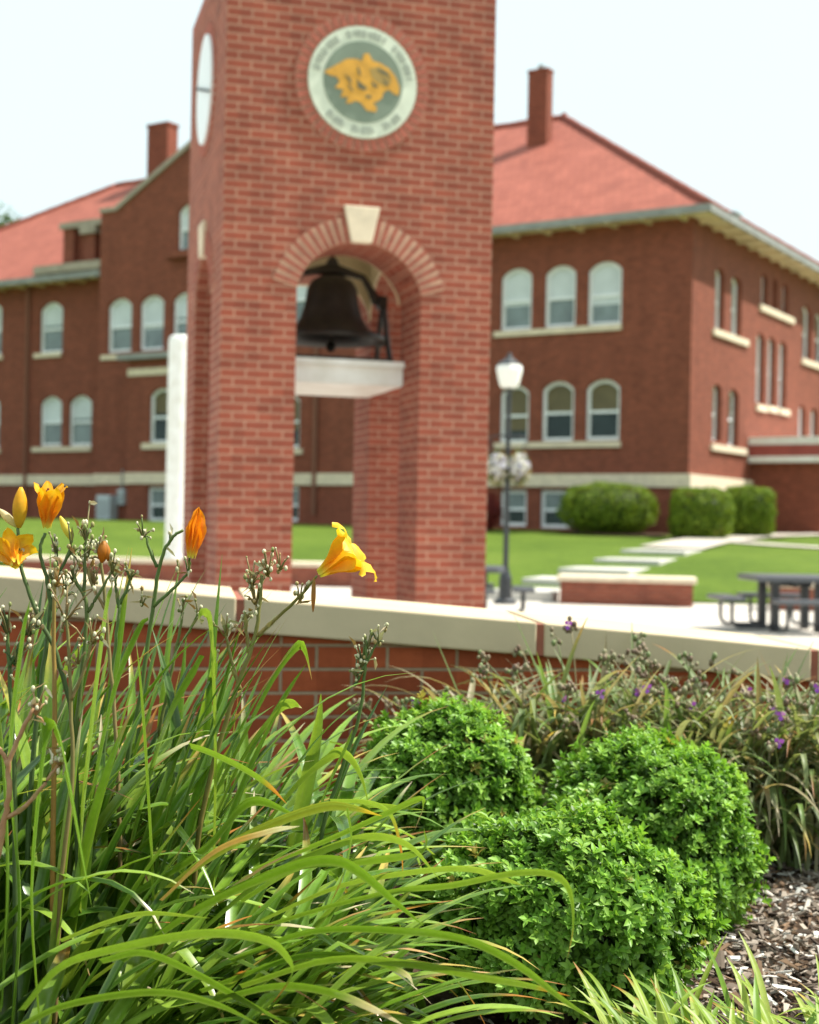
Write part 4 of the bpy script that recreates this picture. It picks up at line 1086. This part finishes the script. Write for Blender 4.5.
for pix, wd_, c, tp, tf in (
 ([(20, 1010, 1.85), (60, 965, 1.84), (118, 946, 1.83), (205, 931, 1.82), (267, 938, 1.81), (292, 961, 1.80), (290, 981, 1.80), (273, 1003, 1.80)], .021, G[2], OR_, .14),
 ([(10, 1030, 1.80), (67, 1003, 1.80), (154, 990, 1.79), (215, 1002, 1.78), (262, 1026, 1.77)], .018, G[1], None, 0),
 ([(100, 960, 1.88), (144, 951, 1.87), (195, 971, 1.86), (246, 1000, 1.84), (292, 1026, 1.82)], .019, G[1], None, 0),
 ([(120, 960, 2.0), (200, 905, 2.0), (287, 866, 1.98), (333, 858, 1.97), (362, 871, 1.96), (395, 900, 1.95), (424, 926, 1.94)], .024, G[1], None, 0),
 ([(150, 900, 2.1), (200, 862, 2.1), (256, 829, 2.08), (318, 806, 2.06), (350, 806, 2.05), (382, 816, 2.04)], .022, (.20, .25, .03), (.62, .42, .04), .15),
 ([(190, 745, 2.15), (212, 752, 2.12), (245, 768, 2.1), (270, 785, 2.08), (287, 804, 2.06)], .014, G[2], OR_, .35),
 ([(250, 930, 2.0), (330, 905, 2.0), (400, 889, 2.0), (451, 884, 1.98), (512, 872, 1.96), (553, 873, 1.95), (571, 891, 1.94), (574, 927, 1.93), (567, 960, 1.92)], .015, G[2], (.5, .3, .08), .12),
 ([(260, 920, 2.05), (340, 885, 2.05), (420, 870, 2.03), (472, 868, 2.02), (507, 879, 2.0), (524, 886, 2.0)], .014, G[4], None, 0),
 ([(230, 960, 1.95), (310, 930, 1.93), (400, 929, 1.92), (466, 938, 1.90), (518, 963, 1.89), (564, 999, 1.88), (606, 1028, 1.87)], .018, G[1], None, 0),
 ([(240, 985, 1.9), (330, 958, 1.9), (410, 962, 1.9), (477, 974, 1.9), (528, 984, 1.9), (570, 996, 1.9)], .020, G[2], OR_, .16),
 ([(200, 990, 1.92), (300, 955, 1.92), (370, 958, 1.92), (405, 972, 1.92), (414, 986, 1.92)], .018, G[1], WH_, .34),
 ([(180, 1010, 1.85), (270, 985, 1.85), (330, 990, 1.85), (375, 1008, 1.85), (405, 1026, 1.85)], .020, G[1], WH_, .45),
 ([(200, 930, 2.05), (260, 880, 2.05), (320, 850, 2.04), (370, 835, 2.03), (410, 845, 2.02), (440, 880, 2.0)], .018, G[4], None, 0),
 ([(240, 900, 2.1), (300, 865, 2.1), (360, 860, 2.1), (420, 850, 2.1), (424, 828, 2.1)], .020, G[2], None, 0),
 ([(330, 800, 2.2), (370, 802, 2.18), (392, 815, 2.16), (402, 850, 2.15), (403, 880, 2.15)], .012, G[4], OR_, .5),
 ([(348, 808, 2.0), (352, 840, 1.99), (342, 880, 1.98), (330, 905, 1.98)], .012, G[2], (.5, .33, .06), .4),
 ([(120, 900, 2.2), (200, 850, 2.2), (250, 800, 2.2), (302, 818, 2.18)], .024, G[1], None, 0),
 ([(250, 870, 2.15), (320, 842, 2.12), (380, 815, 2.1), (418, 798, 2.08), (424, 806, 2.08), (414, 832, 2.08)], .014, G[2], (.5, .35, .2), .2),
 ([(160, 900, 2.0), (215, 850, 2.0), (270, 830, 1.99), (300, 826, 1.98)], .013, (.45, .27, .10), WH_, .5),
 ([(60, 940, 1.95), (110, 920, 1.95), (150, 912, 1.95), (210, 918, 1.95)], .012, G[4], None, 0)):
    px_leaf(mb, pix, wd_, c, tp, tf, n=24)
mb.build('foliage', M['lily_leaf'], lC, smooth=True)
off(lC)

# grassy clump, lower right
gr = empty('ornamental_grass', P(740, 1110, 2.15)); gr.location.z = BZ
tag(gr, 'yellow green grassy clump at the bottom right in front of the bark mulch', 'grass clump')
mb = MB()
YG = [(.22, .33, .03), (.30, .40, .05), (.16, .28, .03), (.36, .44, .09)]
for k in range(290):
    x = gr.location.x + rnd.uniform(-.17, .34); y = gr.location.y + rnd.gauss(0, .06)
    az = rnd.gauss(2.6, .9) if rnd.random() < .65 else rnd.uniform(0, 6.28)
    ln = abs(rnd.gauss(.35, .25)); L_ = rnd.uniform(.13, .26)
    blade(mb, arch_pts((x, y, BZ), az, ln, abs(rnd.gauss(1.1, .4)), L_, 12, 1.4), rnd.uniform(.008, .013), rnd.choice(YG), rnd.choice(DRY) if rnd.random() < .25 else None, .15, base_pale=False)
mb.build('foliage', M['box_leaf'], gr, smooth=True); off(gr)

# ------------------------------------------------------------------ rounded leafy shrubs
def small_leaf(mb, p, d, up, L_, W_, col):
    d = d.normalized(); s = d.cross(up); s = s.normalized() if s.length > .01 else Vector((1, 0, 0)); n = s.cross(d)
    c2 = mixl(col, (.25, .40, .08), .18)
    b = mb.vert(p, col); m1 = mb.vert(p + d * L_ * .5 + n * L_ * .02, c2); t = mb.vert(p + d * L_ - n * L_ * .12, col)
    l1 = mb.vert(p + d * L_ * .42 + s * W_ * .5 + n * L_ * .10, col); l2 = mb.vert(p + d * L_ * .72 + s * W_ * .36 + n * L_ * .05, col)
    r1 = mb.vert(p + d * L_ * .42 - s * W_ * .5 + n * L_ * .10, col); r2 = mb.vert(p + d * L_ * .72 - s * W_ * .36 + n * L_ * .05, col)
    mb.face((b, m1, l1)); mb.face((l1, m1, t, l2)); mb.face((b, r1, m1)); mb.face((r1, r2, t, m1))
def shrub(label, c, rx, ry, rz, count, seed):
    rn = random.Random(seed); o = empty('rounded_shrub', (c.x, c.y, BZ))
    tag(o, label, 'shrub', 'low rounded shrubs')
    mb = MB(); cen = Vector((c.x, c.y, c.z)); k = 0
    greens = [(.085, .185, .018), (.15, .32, .034), (.22, .42, .055), (.06, .13, .014), (.29, .49, .09)]
    lump = lambda v: 1 + .17 * noise.noise(v * 2.2 + Vector((seed, 0, 0))) + .09 * noise.noise(v * 5.5)
    while k < count:
        v = Vector((rn.gauss(0, 1), rn.gauss(0, 1), rn.gauss(0, 1))).normalized()
        if v.z < -.75: continue
        depth = 1 + rn.gauss(-.02, .045) if rn.random() < .64 else rn.uniform(.70, .97)
        sc = lump(v) * depth
        p = cen + Vector((v.x * rx, v.y * ry, v.z * rz)) * sc
        if p.z < BZ + .02: continue
        k += 1
        nrm = Vector((v.x / rx, v.y / ry, v.z / rz)).normalized()
        ax = (nrm + Vector((rn.gauss(0, .25), rn.gauss(0, .25), .55 + rn.gauss(0, .25)))).normalized()
        a = ax.cross(Vector((.3, .5, .81))).normalized(); b = ax.cross(a)
        age_shade = rn.random() * (1 if depth > .94 else .3)  # inner rosettes darker: older leaves, and shade of the gaps put into colour
        if depth > .94: age_shade = .35 + .65 * age_shade
        col = (greens[3], greens[0], greens[1], greens[2], greens[4])[min(4, int(age_shade * 5))] if rn.random() > .012 else (.36, .30, .08); f = rn.uniform(.8, 1.2); col = tuple(q * f for q in col)
        nl = rn.choice((6, 7, 8)); sz = rn.uniform(.8, 1.2)
        for q in range(nl):
            an = q * 2.4 + rn.random(); el = .35 + .6 * (q / nl) + rn.gauss(0, .12)
            d = ax * math.cos(el * 1.5) + (a * math.cos(an) + b * math.sin(an)) * math.sin(el * 1.5)
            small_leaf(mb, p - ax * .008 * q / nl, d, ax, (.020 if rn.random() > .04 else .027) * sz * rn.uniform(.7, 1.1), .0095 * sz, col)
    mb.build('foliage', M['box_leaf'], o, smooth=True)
    mb = MB()
    for q in range(60):
        v = Vector((rn.gauss(0, 1), rn.gauss(0, 1), abs(rn.gauss(0, .8)))).normalized()
        e = cen + Vector((v.x * rx, v.y * ry, v.z * rz)) * .84; b0 = Vector((cen.x + rn.gauss(0, .03), cen.y + rn.gauss(0, .03), BZ - .01))
        mb.tube([b0, b0.lerp(e, .5) + Vector((0, 0, .02)), e], [.005, .0035, .002], 5, col=(.09, .075, .04))
    mb.build('twigs', M['stem'], o); off(o)
    return o
shrub('bright green rounded shrub at the back left of the trio against the brick wall', P(447, 795, 3.16) , .190, .18, .195, 3200, 5)
shrub('bright green rounded shrub at the back right of the trio beside the bark mulch', P(648, 842, 3.14), .232, .21, .225, 4400, 6)
shrub('bright green rounded shrub nearest the front of the trio, arching leaves across it', P(560, 920, 2.56), .250, .19, .188, 4400, 8)

# ------------------------------------------------------------------ straggly plants along the wall
def spiderwort(px, Y, h, n, label, seed, dryness=.25):
    n = int(n * 2.8)
    rn = random.Random(seed); c = P(px, 520, Y); o = empty('spiderwort_plant', (c.x, Y, BZ)); tag(o, label, 'plant', 'straggly plants along the wall')
    gs = [(.17, .22, .09), (.22, .26, .11), (.12, .17, .055), (.29, .31, .18), (.16, .26, .065)]
    mb = MB()
    for k in range(n):
        az = rn.uniform(0, 6.28); b0 = (c.x + rn.gauss(0, .10), Y + rn.gauss(0, .05), BZ + rn.uniform(0, h * .35))
        L_ = rn.uniform(.5, 1.0) * h
        pts = arch_pts(b0, az, abs(rn.gauss(.35, .25)), abs(rn.gauss(1.4, .6)), L_, 12, 1.6, (rn.uniform(.5, .8), rn.uniform(.4, 1.2)) if rn.random() < .3 else None, rn=rn)
        dry = rn.random() < dryness
        pts = [Vector((p.x, min(p.y, wall_y(p.x) - .03 if p.z < 1.25 else p.y), p.z)) for p in pts]
        blade(mb, pts, rn.uniform(.008, .016), rn.choice([(.30, .24, .14), (.42, .36, .24), (.20, .15, .09)]) if dry else rn.choice(gs), rn.choice(DRY) if rn.random() < .2 else None, .2, base_pale=False)
    mb.build('foliage', M['box_leaf'], o, smooth=True)
    mb = MB(); mf = MB()
    for k in range(max(6, n // 20)):
        b0 = Vector((c.x + rn.gauss(0, .10), Y + rn.gauss(0, .04), BZ)); az = rn.uniform(0, 6.28)
        pts = arch_pts(b0, az, abs(rn.gauss(.15, .15)), rn.uniform(.2, .9), h * rn.uniform(.8, 1.12), 10, 1.5, rn=rn)
        pts = [Vector((p.x, min(p.y, wall_y(p.x) - .04), p.z)) for p in pts]
        mb.tube(pts, [.0032 - .0015 * q / 10 for q in range(11)], 6, col=rn.choice([(.16, .20, .07), (.26, .22, .11), (.12, .15, .05)]))
        t = pts[-1]
        for q in range(rn.randint(5, 12)):
            d = Vector((rn.gauss(0, 1), rn.gauss(0, 1), rn.gauss(-.2, .8))).normalized() * rn.uniform(.008, .024)
            cl = rn.choice([(.17, .11, .07), (.24, .18, .11), (.30, .28, .16), (.20, .25, .10)])
            mb.tube([t, t + d], [.001, .0012], 4, col=cl); mb.ball(t + d, rn.uniform(.004, .0075), cl, 6, 1.3)
        if rn.random() < .2:
            f0 = t + Vector((rn.gauss(0, .01), -.012, .006))
            for q in range(3):
                an = q * 2.094 + rn.random(); d = Vector((math.cos(an), -.35, math.sin(an))); s = Vector((-math.sin(an), 0, math.cos(an)))
                cl = rn.choice([(.36, .10, .62), (.46, .20, .62), (.30, .08, .55)])
                i = [mf.vert(f0, cl), mf.vert(f0 + d * .008 + s * .007, cl), mf.vert(f0 + d * .015, cl), mf.vert(f0 + d * .008 - s * .007, cl)]; mf.face(i)
    so_ = mb.build('stems', M['stem'], o, smooth=True)
    if mf.f: mf.build('purple_flowers', M['petal'], o)
    off(o)
spiderwort(475, 3.72, .44, 70, 'sparse spiderwort with purple flowers rising behind the left shrub against the bare brick', 31, .2)
spiderwort(545, 3.70, .55, 120, 'spiderwort with a dry brown tangle of seed heads below the cap joint, behind the shrubs', 32, .45)
spiderwort(612, 3.75, .57, 130, 'pale green spiderwort whose seed heads stand against the wall cap above the middle shrubs', 33, .25)
spiderwort(680, 3.77, .55, 130, 'straggly spiderwort with grey green leaves behind the right hand shrub', 34, .25)
spiderwort(745, 3.71, .51, 140, 'bushy spiderwort to the right of the shrubs, leaves drooping onto the mulch', 35, .2)
spiderwort(815, 3.78, .52, 150, 'dense spiderwort at the right edge of the bed beside the wall', 36, .2)
spiderwort(890, 3.85, .48, 90, 'spiderwort just past the right edge of the bed, partly out of view', 37, .2)

# ------------------------------------------------------------------ hedges, trees
def leaf_cloud(name, pts_fn, count, size, cols, parent, seed):
    rn = random.Random(seed); mb = MB()
    for k in range(count):
        p, nrm = pts_fn(rn); d = (nrm + Vector((rn.gauss(0, .6), rn.gauss(0, .6), rn.gauss(0, .6)))).normalized()
        s = d.cross(Vector((rn.gauss(0, 1), rn.gauss(0, 1), rn.gauss(0, 1)))).normalized(); u = d.cross(s)
        c = rn.choice(cols); f = rn.uniform(.75, 1.25); c = tuple(q * f for q in c); z = size * rn.uniform(.6, 1.3)
        i = [mb.vert(p - s * z * .5, c), mb.vert(p + u * z * .28 + d * z * .1, c), mb.vert(p + s * z * .6, c), mb.vert(p - u * z * .28 + d * z * .1, c)]; mb.face(i)
    return mb.build(name, M['far_leaf'], parent, smooth=True)
def hedge(px0, px1, ytop, Y, dep, label, seed, power=3.2, rz=0, grp='hedges by the school'):
    a, b = P(px0, ytop, Y), P(px1, ytop, Y); c = (a + b) / 2; zb = lawn_z(Y); hx, hy, hz = (b.x - a.x) / 2, dep / 2, (c.z - zb) / 2
    o = empty('hedge', (c.x, Y + dep / 2, zb), rz); tag(o, label, 'hedge', grp)
    def pf(rn):
        v = Vector((rn.gauss(0, 1), rn.gauss(0, 1), rn.gauss(0, 1))).normalized()
        k = (abs(v.x) ** power + abs(v.y) ** power + abs(v.z) ** power) ** (-1 / power)
        v2 = v * k; f = rn.uniform(.86, 1.0) * (1 + .10 * noise.noise(v2 * 2.6 + Vector((seed, 0, 0))) + .07 * noise.noise(v2 * 7))
        nr = Vector((v2.x ** 3 / hx, v2.y ** 3 / hy, v2.z ** 3 / hz)).normalized() if True else v
        return Vector((v2.x * hx, v2.y * hy, hz + v2.z * hz)) * 1 * Vector((1, 1, 1)).length / math.sqrt(3) * f + Vector((0, 0, hz * (1 - f))), nr
    leaf_cloud('foliage', pf, 9000, .085, [(.12, .20, .012), (.17, .25, .016), (.22, .30, .025), (.08, .14, .01)], o, seed)
    mb = MB(); rn = random.Random(seed)
    for q in range(14):
        x = rn.uniform(-hx * .7, hx * .7); mb.tube([(x, 0, -.05), (x + rn.gauss(0, .1), rn.gauss(0, .1), hz), (x + rn.gauss(0, .2), rn.gauss(0, .2), hz * 1.7)], [.05, .03, .012], 6)
    mb.build('trunk', M['bark'], o)
    # twiggy heart, so that no daylight shows through
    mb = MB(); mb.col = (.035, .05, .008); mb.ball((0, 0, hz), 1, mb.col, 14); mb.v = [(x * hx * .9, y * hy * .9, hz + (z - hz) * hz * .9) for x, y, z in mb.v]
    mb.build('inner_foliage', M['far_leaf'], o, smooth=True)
hedge(563, 664, 482, 43.2, 2.2, 'wide rounded green hedge in front of the basement windows left of the school corner', 41, 2.6)
hedge(678, 738, 488, 41.6, 1.8, 'square clipped green hedge at the school corner, the nearer of two side by side', 42, 5)
hedge(733, 779, 486, 43.6, 1.8, 'square clipped green hedge beside the porch, behind the other clipped one', 43, 5)
for px0, px1, Y in ((560, 668, 44.0), (674, 742, 42.3), (728, 784, 44.3)):
    a, b = P(px0, 530, Y), P(px1, 530, Y); mb = MB(); n = 20; z = lawn_z(Y)
    mb.poly([((a.x + b.x) / 2 + (b.x - a.x) / 2 * 1.05 * math.cos(2 * math.pi * k / n), Y + .15 + 1.35 * math.sin(2 * math.pi * k / n), lawn_z(Y + 1.35 * math.sin(2 * math.pi * k / n)) + .045) for k in range(n)])
    mb.build('soil_bed', M['soil'], kind='structure')
# dark red leaved bush behind the lamp post
c = P(488, 505, 44); zb = lawn_z(44)
o = empty('red_bush', (c.x, 44, zb)); tag(o, 'dark red leaved bush beside the tower edge in front of the school', 'bush')
def pf(rn):
    v = Vector((rn.gauss(0, 1), rn.gauss(0, 1), rn.gauss(0, 1))).normalized(); f = rn.uniform(.5, 1)
    return Vector((v.x * .5, v.y * .5, .65 + v.z * .65)) * f + Vector((0, 0, .65 * (1 - f))), v
leaf_cloud('foliage', pf, 1500, .1, [(.16, .02, .02), (.22, .03, .025), (.10, .015, .015)], o, 3)
mb = MB(); mb.tube([(0, 0, -.05), (0, 0, .7)], .03, 6); mb.build('stem', M['bark'], o)
# tree behind the left end of the roof
def tree(px, ytop, Y, wid, label, seed):
    rn = random.Random(seed); c = P(px, ytop, Y); zb = lawn_z(Y); H = c.z - zb
    o = empty('broadleaf_tree', (c.x, Y, zb)); tag(o, label, 'tree')
    mb = MB(); mb.tube([(0, 0, -.2), (.1, 0, H * .25), (0, .1, H * .5), (.05, 0, H * .85)], [.5, .38, .25, .06], 10)
    cl = []
    for k in range(26):
        z = H * rn.uniform(.3, .97); rr = wid * (.35 + .65 * math.sin(math.pi * min(1, (z / H - .2) / .85))) * rn.uniform(.2, .9); an = rn.uniform(0, 6.28)
        e = Vector((rr * math.cos(an), rr * math.sin(an), z)); cl.append((e, rn.uniform(.9, 1.9)))
        mb.tube([(0, 0, z * .75), e * .55 + Vector((0, 0, z * .38)), e], [.14, .08, .03], 6)
    cl.append((Vector((0, 0, H - 1.2)), 1.2))
    mb.build('trunk', M['bark'], o, smooth=True)
    def pf(rn):
        e, r = rn.choice(cl); v = Vector((rn.gauss(0, 1), rn.gauss(0, 1), rn.gauss(0, .7))).normalized()
        return e + v * r * rn.random() ** .4, v
    leaf_cloud('crown', pf, 9000, .38, [(.05, .11, .02), (.08, .15, .03), (.11, .18, .04), (.04, .08, .015)], o, seed)
tree(-3, 226, 88, 4.5, 'green tree showing just above the tiled roof at the far left', 51)

# ------------------------------------------------------------------ plaza furniture
def bench_wall(a, b, dep, h, label, px_over=.06, grp='low brick bench walls round the plaza'):
    a, b = Vector(a), Vector(b); d = (b - a); ln = d.length; rz = math.atan2(d.y, d.x)
    o = empty('bench_wall', (a.x, a.y, 0), rz); tag(o, label, 'wall', grp)
    mb = MB(); mb.box((0, 0, -.05), (ln, dep, h - .1)); mb.build('brick_base', M['bench_brick'], o, uv=True)
    mb = MB(); mb.box((-px_over, -px_over, h - .099), (ln + px_over, dep + px_over, h)); mb.build('capstone', M['limestone'], o, bevel=.02)
    return o
def pl(px, Y): p = P(px, 600, Y); return (p.x, Y, 0)
bench_wall(pl(560, 24.6), pl(693, 24.2), .8, .50, 'short brick bench wall with pale stone cap at the foot of the garden steps')
bench_wall(pl(769, 24.0), pl(900, 23.4), .6, .48, 'brick bench wall behind the right hand picnic table')
bench_wall(pl(-90, 30.0), pl(372, 29.0), .6, .50, 'long low brick bench wall in front of the lawn behind the tower')
# white column
pcx = P(174.5, 557, 29.25)
o = empty('white_column', (pcx.x, 29.5, .502)); tag(o, 'tall plain white round column with domed top standing left of the tower', 'column')
rc = 23.6 / 2 * 29.5 / 1400; hc = P(177, 335, 29.5).z - .502
mb = MB(); mb.lathe([(rc * 1.02, 0), (rc, .05), (rc, hc - .14), (rc * .93, hc - .06), (rc * .75, hc - .015), (.01, hc)], (0, 0, 0), 32); mb.build('shaft', M['white_paint'], o, smooth=False)
mb = MB(); mb.lathe([(rc * 1.15, .0), (rc * 1.15, .05), (rc * 1.06, .07)], (0, 0, -.001), 32); mb.build('base_ring', M['white_paint'], o)

# picnic tables: square top on a frame, four attached seats
def table(loc, rz, label):
    o = empty('picnic_table', loc, rz); tag(o, label, 'picnic table', 'black picnic tables on the plaza')
    mb = MB(); s = .60; ch = .1
    pts = [(-s + ch, -s), (s - ch, -s), (s, -s + ch), (s, s - ch), (s - ch, s), (-s + ch, s), (-s, s - ch), (-s, -s + ch)]
    mb.prism(pts, lambda u, w_, d: (u, w_, d), .68, .755); mb.build('tabletop', M['table_top'], o, bevel=.012)
    for sx in (-1, 1):
        for sy in (-1, 1):
            mb = MB(); mb.box((sx * .30 - .055, sy * .30 - .055, .0), (sx * .30 + .055, sy * .30 + .055, .699)); mb.build('leg', M['black_metal'], o, bevel=.01)
    mb = MB(); mb.box((-.3, -.03, .60), (.3, .03, .66)); mb.box((-.03, -.3, .601), (.03, .3, .661)); mb.build('cross_frame', M['black_metal'], o)
    for k in range(4):
        T = Matrix.Rotation(k * math.pi / 2, 4, 'Z')
        mb = MB(); mb.box((-.46, -1.04, .405), (.46, -.72, .465), T); st = mb.build('seat', M['table_top'], o, bevel=.015)
        mb = MB()
        for sx in (-.3, .3):
            mb.tube([T @ Vector(q) for q in ((sx, -.88, .42), (sx, -.88, .16), (sx, -.85, .09), (sx, -.78, .06), (sx, -.45, .06), (sx, -.355, .08))], .026, 8)
        mb.build('seat_bracket', M['black_metal'], st)
    return o
tb = P(790, 600, 19.2)
t1 = table((tb.x, 19.2, 0), R(2), 'black metal picnic table with attached seats at the right edge of the plaza')
t2 = copy_tree(t1); tb = P(463, 600, 20.6); t2.location = (tb.x, 20.6, 0); t2.rotation_euler[2] = R(-3)
t2['label'] = 'black metal picnic table half hidden behind the tower, below the lamp post'

# lamp post with hanging baskets
LY = 24.2; lp = P(505, 600, LY)
o = empty('lamp_post', (lp.x, LY, 0)); tag(o, 'dark lamp post with a white glass lantern and two hanging flower baskets', 'lamp post')
zt = P(508, 388, LY).z; zh = P(508, 364, LY).z
mb = MB(); mb.lathe([(.20, 0), (.20, .05), (.12, .10), (.11, .45), (.075, .55), (.06, .62)], (0, 0, 0), 16); mb.build('base', M['black_metal'], o)
mb = MB(); mb.tube([(0, 0, .6), (0, 0, zt - .02)], [.05, .038], 14); mb.lathe([(.05, -.06), (.09, -.03), (.09, 0)], (0, 0, zt - .02), 14); mb.build('pole', M['black_metal'], o)
mb = MB(); mb.lathe([(.13, 0), (.17, .06), (.225, .30), (.22, zh - zt - .04), (.2, zh - zt - .02)], (0, 0, zt), 8); mb.build('lantern', M['lantern_glass'], o, smooth=False)
mb = MB(); mb.lathe([(.20, 0), (.21, .02), (.13, .07), (.05, .13), (.04, .19), (.001, .22)], (0, 0, zh - .019), 8); mb.build('lantern_cap', M['black_metal'], o)
zarm = P(508, 438, LY).z
mb = MB(); mb.tube([(-.34, 0, zarm), (-.2, 0, zarm + .04), (.2, 0, zarm + .04), (.34, 0, zarm)], .014, 8); mb.build('bracket', M['black_metal'], o)
for sx, lab in ((-1, 'hanging basket of white and purple flowers on the left side of the lamp post'), (1, 'hanging basket of white and purple flowers on the right side of the lamp post')):
    zc = P(508, 463, LY).z
    b = empty('hanging_basket', (lp.x + sx * .19, LY - .02, zc - .12)); tag(b, lab, 'flower basket', 'hanging baskets on the lamp post')
    mb = MB(); mb.lathe([(.02, -.16), (.10, -.14), (.16, -.05), (.18, .03), (.17, .04)], (0, 0, 0), 14); mb.build('basket', M['bark'], b)
    mb = MB()
    for k in range(3):
        an = k * 2.094; mb.tube([(.17 * math.cos(an), .17 * math.sin(an), .03), (sx * .14, 0, zarm - zc + .12)], .006, 5)
    mb.build('chain', M['black_metal'], b)
    def pf(rn):
        v = Vector((rn.gauss(0, 1), rn.gauss(0, 1), rn.gauss(0, 1))).normalized(); return Vector((v.x * .22, v.y * .22, .03 + v.z * .33)) * rn.uniform(.7, 1), v
    leaf_cloud('greenery', pf, 420, .065, [(.14, .15, .04), (.42, .33, .14), (.10, .12, .03)], b, 60 + sx)
    leaf_cloud('blossoms', lambda rn: (lambda v: (Vector((v.x * .19 , v.y * .23, .05 + v.z * .24)), v))(Vector((rn.gauss(0, .6), -abs(rn.gauss(0, 1)), rn.gauss(0, .6))).normalized()), 190, .075, [(.86, .86, .84), (.84, .84, .84), (.80, .78, .70), (.45, .45, .75)], b, 70 + sx)
